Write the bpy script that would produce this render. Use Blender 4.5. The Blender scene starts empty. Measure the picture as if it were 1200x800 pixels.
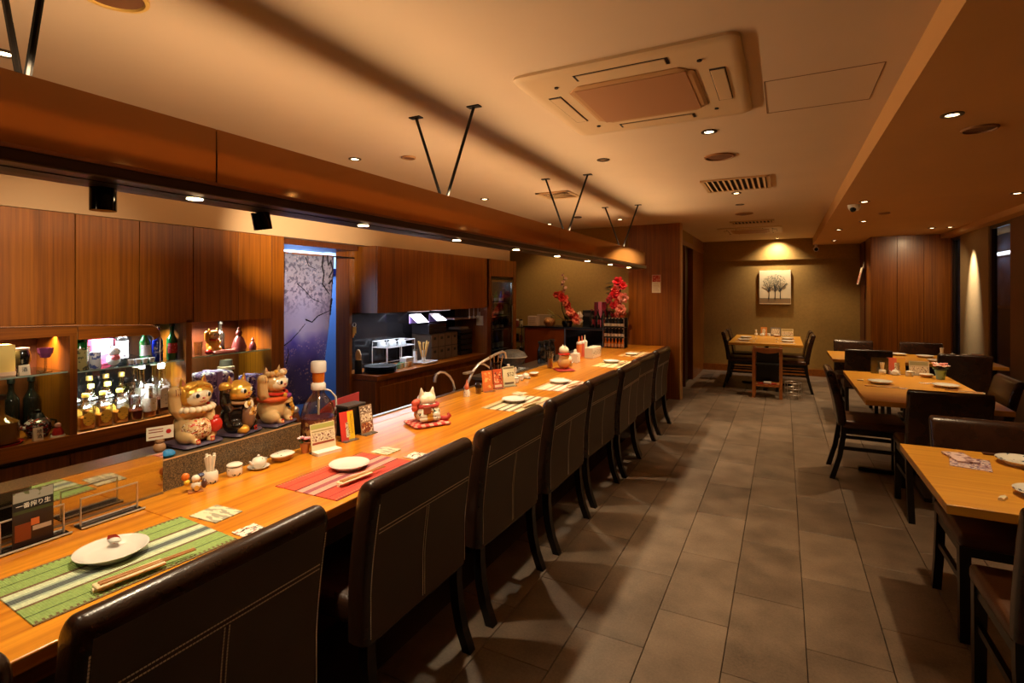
import bpy, bmesh, math, random
from mathutils import Vector, Matrix
PI = math.pi; R = math.radians
random.seed(7)
S = bpy.context.scene; COL = S.collection

# ------------------------------------------------------------------ camera, world, exposure
cam = bpy.data.cameras.new('camera'); CAM = bpy.data.objects.new('camera', cam); COL.objects.link(CAM)
CAM.location = (0, 0, 1.48); CAM.rotation_euler = (R(90), 0, R(27.34))
cam.sensor_width = 36; cam.lens = 18.45; cam.shift_y = -0.0483; cam.clip_start = .05
S.camera = CAM
W = bpy.data.worlds.new('world'); S.world = W; W.use_nodes = True
W.node_tree.nodes['Background'].inputs[0].default_value = (.30, .38, .6, 1)
W.node_tree.nodes['Background'].inputs[1].default_value = .15
S.view_settings.view_transform = 'Standard'; S.view_settings.look = 'None'
S.view_settings.exposure = 0.0; S.view_settings.gamma = 1; S.view_settings.use_curve_mapping = False
S.cycles.use_denoising = True
S.cycles.max_bounces = 8; S.cycles.diffuse_bounces = 5; S.cycles.glossy_bounces = 4
S.cycles.transmission_bounces = 8; S.cycles.transparent_max_bounces = 12
S.cycles.sample_clamp_indirect = 4.0; S.cycles.caustics_reflective = False; S.cycles.caustics_refractive = False
WARM = (1, .70, .39); AMBER = (1, .79, .52); NEUT = (1, .82, .6); COOL = (.82, .9, 1)

def lamp(kind, loc, power, col=WARM, aim=None, size=.04, cone=60, blend=.5, parent=None, sy=None, name='lamp_light'):
    l = bpy.data.lights.new(name, kind); l.energy = power; l.color = col
    if kind == 'SPOT': l.spot_size = R(cone); l.spot_blend = blend; l.shadow_soft_size = size
    elif kind == 'AREA':
        l.size = size
        if sy: l.shape = 'RECTANGLE'; l.size_y = sy
    else: l.shadow_soft_size = size
    if name == 'shelf_light': l.spread = R(140)
    o = bpy.data.objects.new(name, l); COL.objects.link(o); o.location = loc
    if aim is not None:
        o.rotation_euler = (Vector(aim) - Vector(loc)).to_track_quat('-Z', 'Y').to_euler()
    return o

# ------------------------------------------------------------------ materials
def C(r, g, b):
    f = lambda v: (v/255/12.92) if v/255 <= .04045 else ((v/255+.055)/1.055)**2.4
    return (f(r), f(g), f(b), 1)
MC = {}
def nt(m):
    m.use_nodes = True; return m.node_tree, m.node_tree.nodes['Principled BSDF']
def M(name, col, rough=.5, metal=0, trans=0, coat=0, var=0, vs=8, bump=0, bs=60, ior=1.45, emit=0, spec=.5, sheen=0):
    if name in MC: return MC[name]
    m = bpy.data.materials.new(name); MC[name] = m; t, b = nt(m); L = t.links
    c = C(*col); b.inputs['Base Color'].default_value = c
    b.inputs['Roughness'].default_value = rough; b.inputs['Metallic'].default_value = metal
    b.inputs['Transmission Weight'].default_value = trans; b.inputs['Coat Weight'].default_value = coat
    b.inputs['Coat Roughness'].default_value = .12
    b.inputs['IOR'].default_value = ior; b.inputs['Specular IOR Level'].default_value = spec
    if emit: b.inputs['Emission Color'].default_value = c; b.inputs['Emission Strength'].default_value = emit
    if var or bump:
        tc = t.nodes.new('ShaderNodeTexCoord')
    if var:
        n = t.nodes.new('ShaderNodeTexNoise'); n.inputs['Scale'].default_value = vs; n.inputs['Detail'].default_value = 5
        L.new(tc.outputs['Object'], n.inputs['Vector'])
        r = t.nodes.new('ShaderNodeValToRGB'); L.new(n.outputs['Fac'], r.inputs[0])
        r.color_ramp.elements[0].position = .3; r.color_ramp.elements[1].position = .7
        r.color_ramp.elements[0].color = tuple(x*(1-var) for x in c[:3])+(1,)
        r.color_ramp.elements[1].color = tuple(min(1, x*(1+var)) for x in c[:3])+(1,)
        L.new(r.outputs[0], b.inputs['Base Color'])
    if bump:
        n = t.nodes.new('ShaderNodeTexNoise'); n.inputs['Scale'].default_value = bs; n.inputs['Detail'].default_value = 3
        L.new(tc.outputs['Object'], n.inputs['Vector'])
        bp = t.nodes.new('ShaderNodeBump'); bp.inputs['Strength'].default_value = bump; bp.inputs['Distance'].default_value = .004
        L.new(n.outputs['Fac'], bp.inputs['Height']); L.new(bp.outputs[0], b.inputs['Normal'])
    return m
def ramp(t, stops, interp='LINEAR'):
    r = t.nodes.new('ShaderNodeValToRGB'); e = r.color_ramp.elements; r.color_ramp.interpolation = interp
    while len(e) < len(stops): e.new(.5)
    for k, (p, c) in enumerate(stops): e[k].position = p; e[k].color = c
    return r
def wood(name, a, b_, axis='z', rough=.35, coat=.2, fine=90, stretch=.03):
    if name in MC: return MC[name]
    m = bpy.data.materials.new(name); MC[name] = m; t, b = nt(m); L = t.links
    tc = t.nodes.new('ShaderNodeTexCoord'); oi = t.nodes.new('ShaderNodeObjectInfo')
    mp = t.nodes.new('ShaderNodeMapping'); sc = {'x': (stretch, 1, 1), 'y': (1, stretch, 1), 'z': (1, 1, stretch)}[axis]
    mp.inputs['Scale'].default_value = sc
    ad = t.nodes.new('ShaderNodeVectorMath'); ad.operation = 'ADD'
    ml = t.nodes.new('ShaderNodeVectorMath'); ml.operation = 'SCALE'; ml.inputs['Scale'].default_value = 7
    L.new(oi.outputs['Random'], ml.inputs[0]); L.new(tc.outputs['Object'], mp.inputs['Vector'])
    L.new(mp.outputs[0], ad.inputs[0]); L.new(ml.outputs[0], ad.inputs[1])
    n1 = t.nodes.new('ShaderNodeTexNoise'); n1.inputs['Scale'].default_value = fine; n1.inputs['Detail'].default_value = 6; n1.inputs['Roughness'].default_value = .6
    n2 = t.nodes.new('ShaderNodeTexNoise'); n2.inputs['Scale'].default_value = fine*.14; n2.inputs['Detail'].default_value = 3
    L.new(ad.outputs[0], n1.inputs['Vector']); L.new(ad.outputs[0], n2.inputs['Vector'])
    mx = t.nodes.new('ShaderNodeMath'); mx.operation = 'MULTIPLY_ADD'; mx.inputs[1].default_value = .45; L.new(n2.outputs['Fac'], mx.inputs[0]); L.new(n1.outputs['Fac'], mx.inputs[2])
    hf = t.nodes.new('ShaderNodeMath'); hf.operation = 'MULTIPLY'; hf.inputs[1].default_value = .69; L.new(mx.outputs[0], hf.inputs[0])
    r = ramp(t, [(.34, C(*a)), (.66, C(*b_))]); L.new(hf.outputs[0], r.inputs[0]); L.new(r.outputs[0], b.inputs['Base Color'])
    b.inputs['Roughness'].default_value = rough; b.inputs['Coat Weight'].default_value = coat; b.inputs['Coat Roughness'].default_value = .22
    bp = t.nodes.new('ShaderNodeBump'); bp.inputs['Strength'].default_value = .06; bp.inputs['Distance'].default_value = .002
    L.new(n1.outputs['Fac'], bp.inputs['Height']); L.new(bp.outputs[0], b.inputs['Normal'])
    return m
def tile_mat():
    m = bpy.data.materials.new('stone_tile'); t, b = nt(m); L = t.links
    tc = t.nodes.new('ShaderNodeTexCoord'); oi = t.nodes.new('ShaderNodeObjectInfo')
    n = t.nodes.new('ShaderNodeTexNoise'); n.inputs['Scale'].default_value = 90; n.inputs['Detail'].default_value = 8; n.inputs['Roughness'].default_value = .8
    n2 = t.nodes.new('ShaderNodeTexNoise'); n2.inputs['Scale'].default_value = 5; n2.inputs['Detail'].default_value = 4
    geo = t.nodes.new('ShaderNodeNewGeometry')
    L.new(geo.outputs['Position'], n.inputs['Vector']); L.new(geo.outputs['Position'], n2.inputs['Vector'])
    ad = t.nodes.new('ShaderNodeMath'); ad.operation = 'ADD'; L.new(n.outputs['Fac'], ad.inputs[0])
    o2 = t.nodes.new('ShaderNodeMath'); o2.operation = 'MULTIPLY_ADD'; o2.inputs[1].default_value = .25; L.new(oi.outputs['Random'], o2.inputs[0]); L.new(n2.outputs['Fac'], o2.inputs[2])
    L.new(o2.outputs[0], ad.inputs[1])
    hf = t.nodes.new('ShaderNodeMath'); hf.operation = 'MULTIPLY'; hf.inputs[1].default_value = .46; L.new(ad.outputs[0], hf.inputs[0])
    r = ramp(t, [(.30, C(70, 58, 48)), (.74, C(150, 130, 110))]); L.new(hf.outputs[0], r.inputs[0]); L.new(r.outputs[0], b.inputs['Base Color'])
    b.inputs['Roughness'].default_value = .4; b.inputs['Specular IOR Level'].default_value = .5
    bp = t.nodes.new('ShaderNodeBump'); bp.inputs['Strength'].default_value = .35; bp.inputs['Distance'].default_value = .003
    L.new(n.outputs['Fac'], bp.inputs['Height']); L.new(bp.outputs[0], b.inputs['Normal'])
    return m
def stripes(name, stops, axis='x', lo=-.16, hi=.16, rib=0, ribaxis='y', rough=.75):
    """flat bands of colour across a mat, with a woven rib"""
    if name in MC: return MC[name]
    m = bpy.data.materials.new(name); MC[name] = m; t, b = nt(m); L = t.links
    tc = t.nodes.new('ShaderNodeTexCoord'); sp = t.nodes.new('ShaderNodeSeparateXYZ'); L.new(tc.outputs['Object'], sp.inputs[0])
    mr = t.nodes.new('ShaderNodeMapRange'); mr.inputs['From Min'].default_value = lo; mr.inputs['From Max'].default_value = hi
    L.new(sp.outputs[axis.upper()], mr.inputs['Value'])
    r = ramp(t, [(p, C(*c)) for p, c in stops], 'CONSTANT'); L.new(mr.outputs[0], r.inputs[0])
    n = t.nodes.new('ShaderNodeTexNoise'); n.inputs['Scale'].default_value = 120; L.new(tc.outputs['Object'], n.inputs['Vector'])
    mx = t.nodes.new('ShaderNodeMix'); mx.data_type = 'RGBA'; mx.blend_type = 'MULTIPLY'; mx.inputs[0].default_value = .5
    L.new(r.outputs[0], mx.inputs[6]); L.new(n.outputs['Fac'], mx.inputs[7])
    hs = t.nodes.new('ShaderNodeHueSaturation'); hs.inputs['Value'].default_value = 1.3; L.new(mx.outputs[2], hs.inputs['Color'])
    L.new(hs.outputs[0], b.inputs['Base Color'])
    b.inputs['Roughness'].default_value = rough
    if rib:
        w = t.nodes.new('ShaderNodeTexWave'); w.bands_direction = ribaxis.upper(); w.inputs['Scale'].default_value = rib; L.new(tc.outputs['Object'], w.inputs['Vector'])
        bp = t.nodes.new('ShaderNodeBump'); bp.inputs['Strength'].default_value = .6; bp.inputs['Distance'].default_value = .002
        L.new(w.outputs['Fac'], bp.inputs['Height']); L.new(bp.outputs[0], b.inputs['Normal'])
    return m
def blotch(name, base, inks, scale=30, rough=.5, thr=.55, st=(1, 1, 1)):
    """printed surface: a base colour with flat irregular marks of other colours"""
    if name in MC: return MC[name]
    m = bpy.data.materials.new(name); MC[name] = m; t, b = nt(m); L = t.links
    tc = t.nodes.new('ShaderNodeTexCoord'); mp = t.nodes.new('ShaderNodeMapping'); mp.inputs['Scale'].default_value = st
    L.new(tc.outputs['Object'], mp.inputs['Vector']); last = None
    for k, ink in enumerate(inks):
        n = t.nodes.new('ShaderNodeTexNoise'); n.inputs['Scale'].default_value = scale*(1+.37*k); n.inputs['Detail'].default_value = 3
        if k:
            a = t.nodes.new('ShaderNodeVectorMath'); a.operation = 'ADD'; a.inputs[1].default_value = (3.1*k, 1.7*k, .9*k)
            L.new(mp.outputs[0], a.inputs[0]); L.new(a.outputs[0], n.inputs['Vector'])
        else: L.new(mp.outputs[0], n.inputs['Vector'])
        r = ramp(t, [(thr, (0, 0, 0, 1)), (thr+.02, (1, 1, 1, 1))]); L.new(n.outputs['Fac'], r.inputs[0])
        mx = t.nodes.new('ShaderNodeMix'); mx.data_type = 'RGBA'; L.new(r.outputs[0], mx.inputs[0])
        if last is None: mx.inputs[6].default_value = C(*base)
        else: L.new(last, mx.inputs[6])
        mx.inputs[7].default_value = C(*ink); last = mx.outputs[2]
    L.new(last, b.inputs['Base Color']); b.inputs['Roughness'].default_value = rough
    return m

CEIL = M('ceiling_paint', (208, 184, 156), .85, var=.03, vs=2)
SOFF = M('soffit_paint', (196, 148, 90), .8, var=.03, vs=2)
OLIVE = M('olive_wallpaper', (150, 116, 56), .7, var=.08, vs=30, bump=.15, bs=200)
WOODP = wood('teak_panel', (96, 46, 4), (150, 86, 13), 'z', .36, .25, 70, .02)
WOODH = wood('teak_board', (104, 50, 6), (158, 90, 16), 'y', .36, .25, 70, .02)
WOODD = wood('dark_teak', (70, 28, 5), (98, 46, 9), 'z', .45, .1, 70, .02)
TOPW = wood('counter_wood', (160, 84, 8), (226, 150, 36), 'y', .3, .45, 45, .03)
TABW = wood('table_wood', (194, 130, 34), (220, 162, 58), 'x', .38, .15, 50, .03)
GROUT = M('grout', (78, 66, 56), .9)
TILE = tile_mat()
LEA = M('brown_leather', (46, 27, 17), .27, var=.2, vs=12, bump=.15, bs=160, spec=.6)
LEA2 = M('worn_brown_leather', (74, 44, 24), .32, var=.25, vs=9, bump=.2, bs=140)
LEAB = M('taupe_leather', (70, 56, 40), .5, var=.1, vs=6, bump=.2, bs=220)
BLKW = M('black_wood', (17, 12, 10), .3)
THREAD = M('cream_thread', (244, 234, 212), .8)
MIRR = M('bronze_mirror_panel', (206, 152, 100), .07, metal=.9, var=.02)
RAIL = M('dark_bronze_rail', (62, 40, 28), .35, metal=.5)
BLACK = M('black_satin', (14, 13, 13), .4)
BLKG = M('black_gloss', (10, 10, 12), .08)
def thin(name, tint, fac=.12, rough=.03):
    if name in MC: return MC[name]
    m = bpy.data.materials.new(name); MC[name] = m; t, b = nt(m); L = t.links; out = t.nodes['Material Output']
    g = t.nodes.new('ShaderNodeBsdfGlossy'); g.inputs['Roughness'].default_value = rough
    tr = t.nodes.new('ShaderNodeBsdfTransparent'); tr.inputs['Color'].default_value = C(*tint)
    lw = t.nodes.new('ShaderNodeLayerWeight'); lw.inputs['Blend'].default_value = .35
    ma = t.nodes.new('ShaderNodeMath'); ma.operation = 'MULTIPLY_ADD'; ma.inputs[1].default_value = .75; ma.inputs[2].default_value = fac*.5; ma.use_clamp = True
    L.new(lw.outputs['Facing'], ma.inputs[0])
    mx = t.nodes.new('ShaderNodeMixShader'); L.new(ma.outputs[0], mx.inputs[0])
    L.new(tr.outputs[0], mx.inputs[1]); L.new(g.outputs[0], mx.inputs[2]); L.new(mx.outputs[0], out.inputs['Surface'])
    return m
CHROME = M('chrome', (226, 220, 210), .3, metal=.85)
STEEL = M('brushed_steel', (176, 170, 164), .3, metal=1)
WHITE = M('white_plastic', (228, 222, 212), .4)
CERAM = M('white_ceramic', (212, 208, 198), .15, coat=.3)
CERBL = blotch('blue_figured_ceramic', (226, 224, 216), [(60, 76, 110)], 45, .15, .58)
CERDOT = blotch('dark_dotted_ceramic', (226, 218, 200), [(50, 48, 50)], 60, .18, .66)
GLASS = thin('clear_glass', (240, 246, 244), .16)
SHELFG = thin('green_edged_glass', (206, 226, 216), .2)
GREENG = M('green_bottle_glass', (18, 84, 34), .06, trans=.15, coat=.5)
BLUEG = M('blue_bottle_glass', (22, 34, 150), .06, trans=.1, coat=.5)
DARKG = M('dark_bottle_glass', (18, 16, 14), .06, coat=.6)
AMBERL = M('amber_liquor', (196, 104, 26), .1)
DARKL = M('dark_amber_liquor', (104, 34, 12), .1, trans=.1)
PAPER = M('cream_paper', (226, 214, 190), .7, var=.05, vs=30)
GRAN = blotch('speckled_granite', (86, 70, 50), [(48, 38, 28), (120, 100, 70)], 170, .3, .54)
STAIN = M('dark_recess', (22, 14, 10), .8)
def mirror_glass():
    m = bpy.data.materials.new('reflective_guard_glass'); t, b = nt(m); L = t.links; out = t.nodes['Material Output']
    g = t.nodes.new('ShaderNodeBsdfGlossy'); g.inputs['Roughness'].default_value = .015; g.inputs['Color'].default_value = (.9, .86, .8, 1)
    tr = t.nodes.new('ShaderNodeBsdfTransparent'); tr.inputs['Color'].default_value = (.82, .86, .82, 1)
    mx = t.nodes.new('ShaderNodeMixShader'); mx.inputs[0].default_value = .55
    L.new(tr.outputs[0], mx.inputs[1]); L.new(g.outputs[0], mx.inputs[2]); L.new(mx.outputs[0], out.inputs['Surface'])
    return m
MGLASS = mirror_glass()
def pane_mat():
    m = bpy.data.materials.new('window_glass'); t, b = nt(m); L = t.links; out = t.nodes['Material Output']
    g = t.nodes.new('ShaderNodeBsdfGlossy'); g.inputs['Roughness'].default_value = .02
    tr = t.nodes.new('ShaderNodeBsdfTransparent'); tr.inputs['Color'].default_value = (.75, .8, .85, 1)
    mx = t.nodes.new('ShaderNodeMixShader'); mx.inputs[0].default_value = .14
    L.new(tr.outputs[0], mx.inputs[1]); L.new(g.outputs[0], mx.inputs[2]); L.new(mx.outputs[0], out.inputs['Surface'])
    return m
PANE = pane_mat()
def GLOW(name, col, e):
    return M(name, col, .5, emit=e)

# ------------------------------------------------------------------ mesh helpers
def nb(): return bmesh.new()
def box(bm, x0, x1, y0, y1, z0, z1, bev=0, seg=2, rot=None):
    mt = Matrix.Translation(((x0+x1)/2, (y0+y1)/2, (z0+z1)/2))
    if rot is not None: mt = mt @ rot
    v = bmesh.ops.create_cube(bm, size=1, matrix=mt @ Matrix.Diagonal((x1-x0, y1-y0, z1-z0, 1)))['verts']
    if bev:
        es = list({e for q in v for e in q.link_edges})
        bmesh.ops.bevel(bm, geom=es, offset=bev, segments=seg, affect='EDGES', profile=.5)
    return bm
def B(*a, **k): return box(nb(), *a, **k)
def rod(bm, p0, p1, r0, r1=None, n=12):
    p0, p1 = Vector(p0), Vector(p1); d = p1-p0
    mt = Matrix.Translation((p0+p1)/2) @ d.to_track_quat('Z', 'Y').to_matrix().to_4x4()
    bmesh.ops.create_cone(bm, cap_ends=True, segments=n, radius1=r0, radius2=r0 if r1 is None else r1, depth=d.length, matrix=mt)
    return bm
def lathe(bm, prof, n=24, at=(0, 0, 0)):
    rings = []
    for r, z in prof:
        if r < 1e-6: rings.append([bm.verts.new((at[0], at[1], at[2]+z))])
        else: rings.append([bm.verts.new((at[0]+r*math.cos(2*PI*k/n), at[1]+r*math.sin(2*PI*k/n), at[2]+z)) for k in range(n)])
    for a, b in zip(rings, rings[1:]):
        for k in range(n):
            q = [a[k % len(a)], a[(k+1) % len(a)], b[(k+1) % len(b)], b[k % len(b)]]
            u = []
            for v in q:
                if v not in u: u.append(v)
            if len(u) > 2: bm.faces.new(u)
    return bm
def loft(bm, rings, cap=True):
    vs = [[bm.verts.new(p) for p in r] for r in rings]; n = len(vs[0])
    for a, b in zip(vs, vs[1:]):
        for k in range(n): bm.faces.new([a[k], a[(k+1) % n], b[(k+1) % n], b[k]])
    if cap: bm.faces.new(vs[0][::-1]); bm.faces.new(vs[-1])
    return bm
def tube(bm, pts, r, n=8):
    pts = [Vector(p) for p in pts]; rs = r if isinstance(r, (list, tuple)) else [r]*len(pts); rings = []
    up = None
    for i, p in enumerate(pts):
        d = (pts[min(i+1, len(pts)-1)]-pts[max(i-1, 0)]).normalized()
        if up is None: up = Vector((0, 0, 1)) if abs(d.z) < .9 else Vector((1, 0, 0))
        a = d.cross(up)
        if a.length < 1e-4: a = d.orthogonal()
        a.normalize(); b = a.cross(d); up = b
        rings.append([p+rs[i]*(math.cos(2*PI*k/n)*a+math.sin(2*PI*k/n)*b) for k in range(n)])
    return loft(bm, rings)
def ell(bm, c, r, rot=None, u=16, v=10):
    mt = Matrix.Translation(c)
    if rot is not None: mt = mt @ rot
    if not isinstance(r, (tuple, list)): r = (r, r, r)
    bmesh.ops.create_uvsphere(bm, u_segments=u, v_segments=v, radius=1, matrix=mt @ Matrix.Diagonal((*r, 1)))
    return bm
def prism(bm, poly, axis, a, b):
    f = {'x': lambda p, t: (t, p[0], p[1]), 'y': lambda p, t: (p[0], t, p[1]), 'z': lambda p, t: (p[0], p[1], t)}[axis]
    return loft(bm, [[f(p, a) for p in poly], [f(p, b) for p in poly]])
def rrect(hx, hy, r, z, cx=0, cy=0, n=4):
    out = []
    r = min(r, hx*.999, hy*.999)
    for sx, sy, a0 in ((1, 1, 0), (-1, 1, 90), (-1, -1, 180), (1, -1, 270)):
        for k in range(n+1):
            a = R(a0+90*k/n); out.append((cx+sx*(hx-r)+r*math.cos(a), cy+sy*(hy-r)+r*math.sin(a), z))
    return out
def mesh(name, bm, mat, smooth=False):
    bmesh.ops.recalc_face_normals(bm, faces=bm.faces[:])
    me = bpy.data.meshes.new(name); bm.to_mesh(me); bm.free()
    me.materials.append(mat)
    if smooth:
        me.polygons.foreach_set('use_smooth', [True]*len(me.polygons)); me.set_sharp_from_angle(angle=R(42))
    return me
def obj(name, bm, mat, parent=None, smooth=False, loc=(0, 0, 0), rot=(0, 0, 0), label=None):
    me = bm if isinstance(bm, bpy.types.Mesh) else mesh(name, bm, mat, smooth)
    o = bpy.data.objects.new(name, me); COL.objects.link(o); o.parent = parent; o.location = loc; o.rotation_euler = rot
    if label: o['label'] = label
    return o
def struct(name, bm, mat, **k):
    o = obj(name, bm, mat, **k); o['kind'] = 'structure'; return o
def tag(o, label, cat, group=None):
    o['label'] = label; o['category'] = cat
    if group: o['group'] = group
    return o
def thing(name, label, cat, loc=(0, 0, 0), rz=0, group=None, scale=None):
    o = bpy.data.objects.new(name, None); COL.objects.link(o); o.empty_display_size = .05
    o.location = loc; o.rotation_euler = (0, 0, rz)
    if scale: o.scale = (scale,)*3
    return tag(o, label, cat, group)
ORD = 'first second third fourth fifth sixth seventh eighth ninth tenth'.split()
def kids(o): return list(o.children)
def dup(root, loc, rz=None, label=None, group=None):
    r = root.copy(); COL.objects.link(r); r.location = loc
    if rz is not None: r.rotation_euler = (0, 0, rz)
    if label: r['label'] = label
    if group: r['group'] = group
    for ch in kids(root):
        c = ch.copy(); COL.objects.link(c); c.parent = r
        for g in kids(ch):
            d = g.copy(); COL.objects.link(d); d.parent = c
    return r
def fuse(o, voxel=.005, smooth=4):
    m = o.modifiers.new('fuse', 'REMESH'); m.mode = 'VOXEL'; m.voxel_size = voxel; m.use_smooth_shade = True
    if smooth: s = o.modifiers.new('soften', 'SMOOTH'); s.iterations = smooth; s.factor = .5
    return o
def text(s, size, mat, parent, loc, rot=(R(90), 0, R(90)), name='lettering', align='CENTER', depth=.0004):
    c = bpy.data.curves.new(name, 'FONT'); c.body = s; c.size = size; c.align_x = align; c.align_y = 'CENTER'; c.extrude = depth
    c.materials.append(mat)
    q = bpy.data.objects.new(name, c); COL.objects.link(q); me = bpy.data.meshes.new_from_object(q.evaluated_get(bpy.context.evaluated_depsgraph_get()))
    bpy.data.objects.remove(q); bpy.data.curves.remove(c); me.materials.clear(); me.materials.append(mat)
    o = bpy.data.objects.new(name, me); COL.objects.link(o); o.parent = parent; o.location = loc; o.rotation_euler = rot
    return o
INK = M('black_ink', (24, 20, 20), .6)
INKW = M('white_ink', (232, 226, 214), .6)
INKR = M('red_ink', (176, 32, 28), .6)

# ================================================================== SETTING
ZC = 2.43; ZS = 2.30
fl = struct('floor', B(-5.2, 3.4, -2.6, 10.9, -.12, -.011), GROUT)
tb = {}
def tile_mesh(w, l):
    key = (round(w, 3), round(l, 3))
    if key not in tb: tb[key] = mesh('tile', B(-w/2, w/2, -l/2, l/2, -.011, 0, bev=.0016, seg=1), TILE)
    return tb[key]
TW, TLN, GAP = .30, .61, .003
for k in range(-5, 7):
    x0 = .084+TW*k; x1 = min(x0+TW, 2.099)
    y = 3.107 - 9*TLN + (0 if k % 2 == 0 else -.305)
    while y < 10.64:
        y0, y1 = max(y, -.4), min(y+TLN, 10.645)
        if y1-y0 > .05 and y1 > .9 and x1-x0 > .05:
            o = obj('tile', tile_mesh(x1-x0-GAP, y1-y0-GAP), None, fl, loc=((x0+x1)/2, (y0+y1)/2, 0))
        y += TLN
struct('ceiling', B(-5.2, .458, -2.6, 10.9, ZC, ZC+.1), CEIL)
ac = struct('ceiling.001', B(.458, 3.4, -2.6, 10.9, ZS, ZC+.1), SOFF)
# the pelmet box running along the windows
struct('trim_1', B(1.98, 2.16, -2.6, 9.4, 2.24, ZS), SOFF)
# access hatch in the ceiling
hb = nb()
for a in ((-.078, .378, 2.63, 2.634), (-.078, .378, 3.1, 3.104), (-.078, -.074, 2.63, 3.1), (.374, .378, 2.63, 3.1)): box(hb, *a, ZC-.0015, ZC+.01)
struct('trim_2', hb, M('hatch_gap', (120, 90, 64), .8))
# walls
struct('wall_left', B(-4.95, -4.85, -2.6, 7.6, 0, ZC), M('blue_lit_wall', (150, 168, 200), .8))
struct('wall_left.001', B(-4.0, -3.4, -2.6, 6.51, 1.905, ZC), M('cream_wall_paint', (182, 146, 104), .8, var=.02, vs=3))
struct('wall_left.002', B(-4.05, -3.951, -2.6, 2.772, 0, 1.905), WOODD)
struct('wall_left.003', B(-4.05, -3.951, 5.2, 7.5, 0, 1.905), WOODD)
struct('wall_front', B(-5.2, 3.4, -2.7, -2.6, 0, ZC), OLIVE)
struct('wall_back', B(-1.6, 2.3, 10.65, 10.8, 0, ZC), OLIVE)
struct('wall_back.001', B(-5.0, -1.975, 7.5, 7.6, 0, ZC), OLIVE)
struct('wall_back.002', B(-1.975, -1.26, 7.46, 7.6, 0, ZC), WOODP)
struct('trim_3', B(-1.262, -1.248, 7.455, 7.605, 0, ZC), M('pale_edge_strip', (196, 150, 92), .4))
struct('trim_4', B(-1.36, 1.15, 10.59, 10.65, 2.06, ZC), OLIVE)
struct('baseboard_back', B(-1.36, 1.15, 10.625, 10.65, 0, .12), WOODH)
# passage wall on the left of the rear dining area
struct('wall_left.004', B(-1.9, -1.6, 7.6, 8.6, 0, ZC), OLIVE)
struct('door_1', B(-1.48, -1.44, 8.55, 9.30, 0, 2.2, bev=.004), M('dark_door', (46, 26, 14), .4))
struct('trim_5', B(-1.46, -1.36, 8.52, 8.58, 0, 2.22), WOODD)
struct('wall_left.005', B(-1.6, -1.36, 9.30, 10.65, 0, ZC), WOODP)
struct('wall_left.006', B(-1.6, -1.36, 7.6, 9.30, 2.22, ZC), OLIVE)
struct('trim_6', B(-1.37, -1.345, 7.6, 10.6, 2.20, 2.27), WOODH)
# wood clad block, right of the rear dining area
blk = struct('wall_right', B(1.17, 2.17, 9.42, 10.65, 0, ZS), WOODD)
for k in range(3):
    obj('panel', B(1.17+.31*k+.002, 1.17+.31*(k+1)-.002, 9.408, 9.42, .06, ZS, bev=.001, seg=1), WOODP, blk)
obj('panel', B(1.158, 1.17, 9.41, 9.85, 0, ZS, bev=.001, seg=1), WOODP, blk)
obj('panel', B(1.158, 1.17, 10.12, 10.64, 0, ZS, bev=.001, seg=1), WOODD, blk)
# right wall: solid, window, column, window
struct('wall_right.001', B(2.10, 2.25, -2.6, 7.24, 0, ZS), M('brown_wallpaper', (110, 76, 44), .7, var=.06, vs=25, bump=.1, bs=200))
struct('wall_right.002', B(2.10, 2.17, 7.90, 8.98, 0, ZS), M('taupe_wallpaper', (150, 128, 92), .7, var=.05, vs=25, bump=.1, bs=200))
FRM = M('dark_window_frame', (40, 26, 16), .4)
for i, (a, b) in enumerate(((7.24, 7.90), (8.98, 9.42))):
    w = struct('window_%d' % (i+1), B(2.14, 2.147, a+.05, b-.05, .1, 2.2), PANE)
    f = nb()
    for q in ((a, a+.05, 0, ZS), (b-.05, b, 0, ZS), (a+.05, b-.05, 0, .1), (a+.05, b-.05, 2.2, ZS)): box(f, 2.115, 2.165, *q)
    obj('frame', f, FRM, w)
struct('wall_back.003', B(2.17, 2.8, 10.65, 10.8, 0, ZC), MC.get('night_outside') or M('night_outside', (110, 124, 150), .8, var=.5, vs=3))
struct('wall_right.003', B(2.75, 2.85, 5.5, 10.65, 0, ZC), M('night_outside', (70, 84, 110), .8, var=.5, vs=3))
t = thing('tube_light', 'white tube light outside the right hand window', 'lamp', (2.70, 9.45, 2.02))
obj('tube', rod(nb(), (0, -.45, 0), (0, .45, 0), .014), GLOW('tube_glow', (240, 246, 255), 9), t); obj('case', B(.02, .05, -.48, .48, -.03, .03), WHITE, t)
t = thing('outside_board', 'pale blue board outside the right hand window', 'board', (2.72, 9.3, .35)); obj('sheet', B(0, .02, -.5, .5, 0, .9, bev=.003), M('board_blue', (120, 140, 170), .5), t); obj('top_rail', B(-.01, .02, -.52, .52, .9, .94), STEEL, t)
lamp('AREA', (2.45, 9.2, 2.38), 6, (.6, .75, 1), (2.6, 9.3, 1.2), .3, name='outside_fill_light')  # added bluish fill so the view behind the panes is not black
struct('baseboard_right', B(2.075, 2.10, -2.6, 7.24, 0, .1), WOODD)

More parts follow.
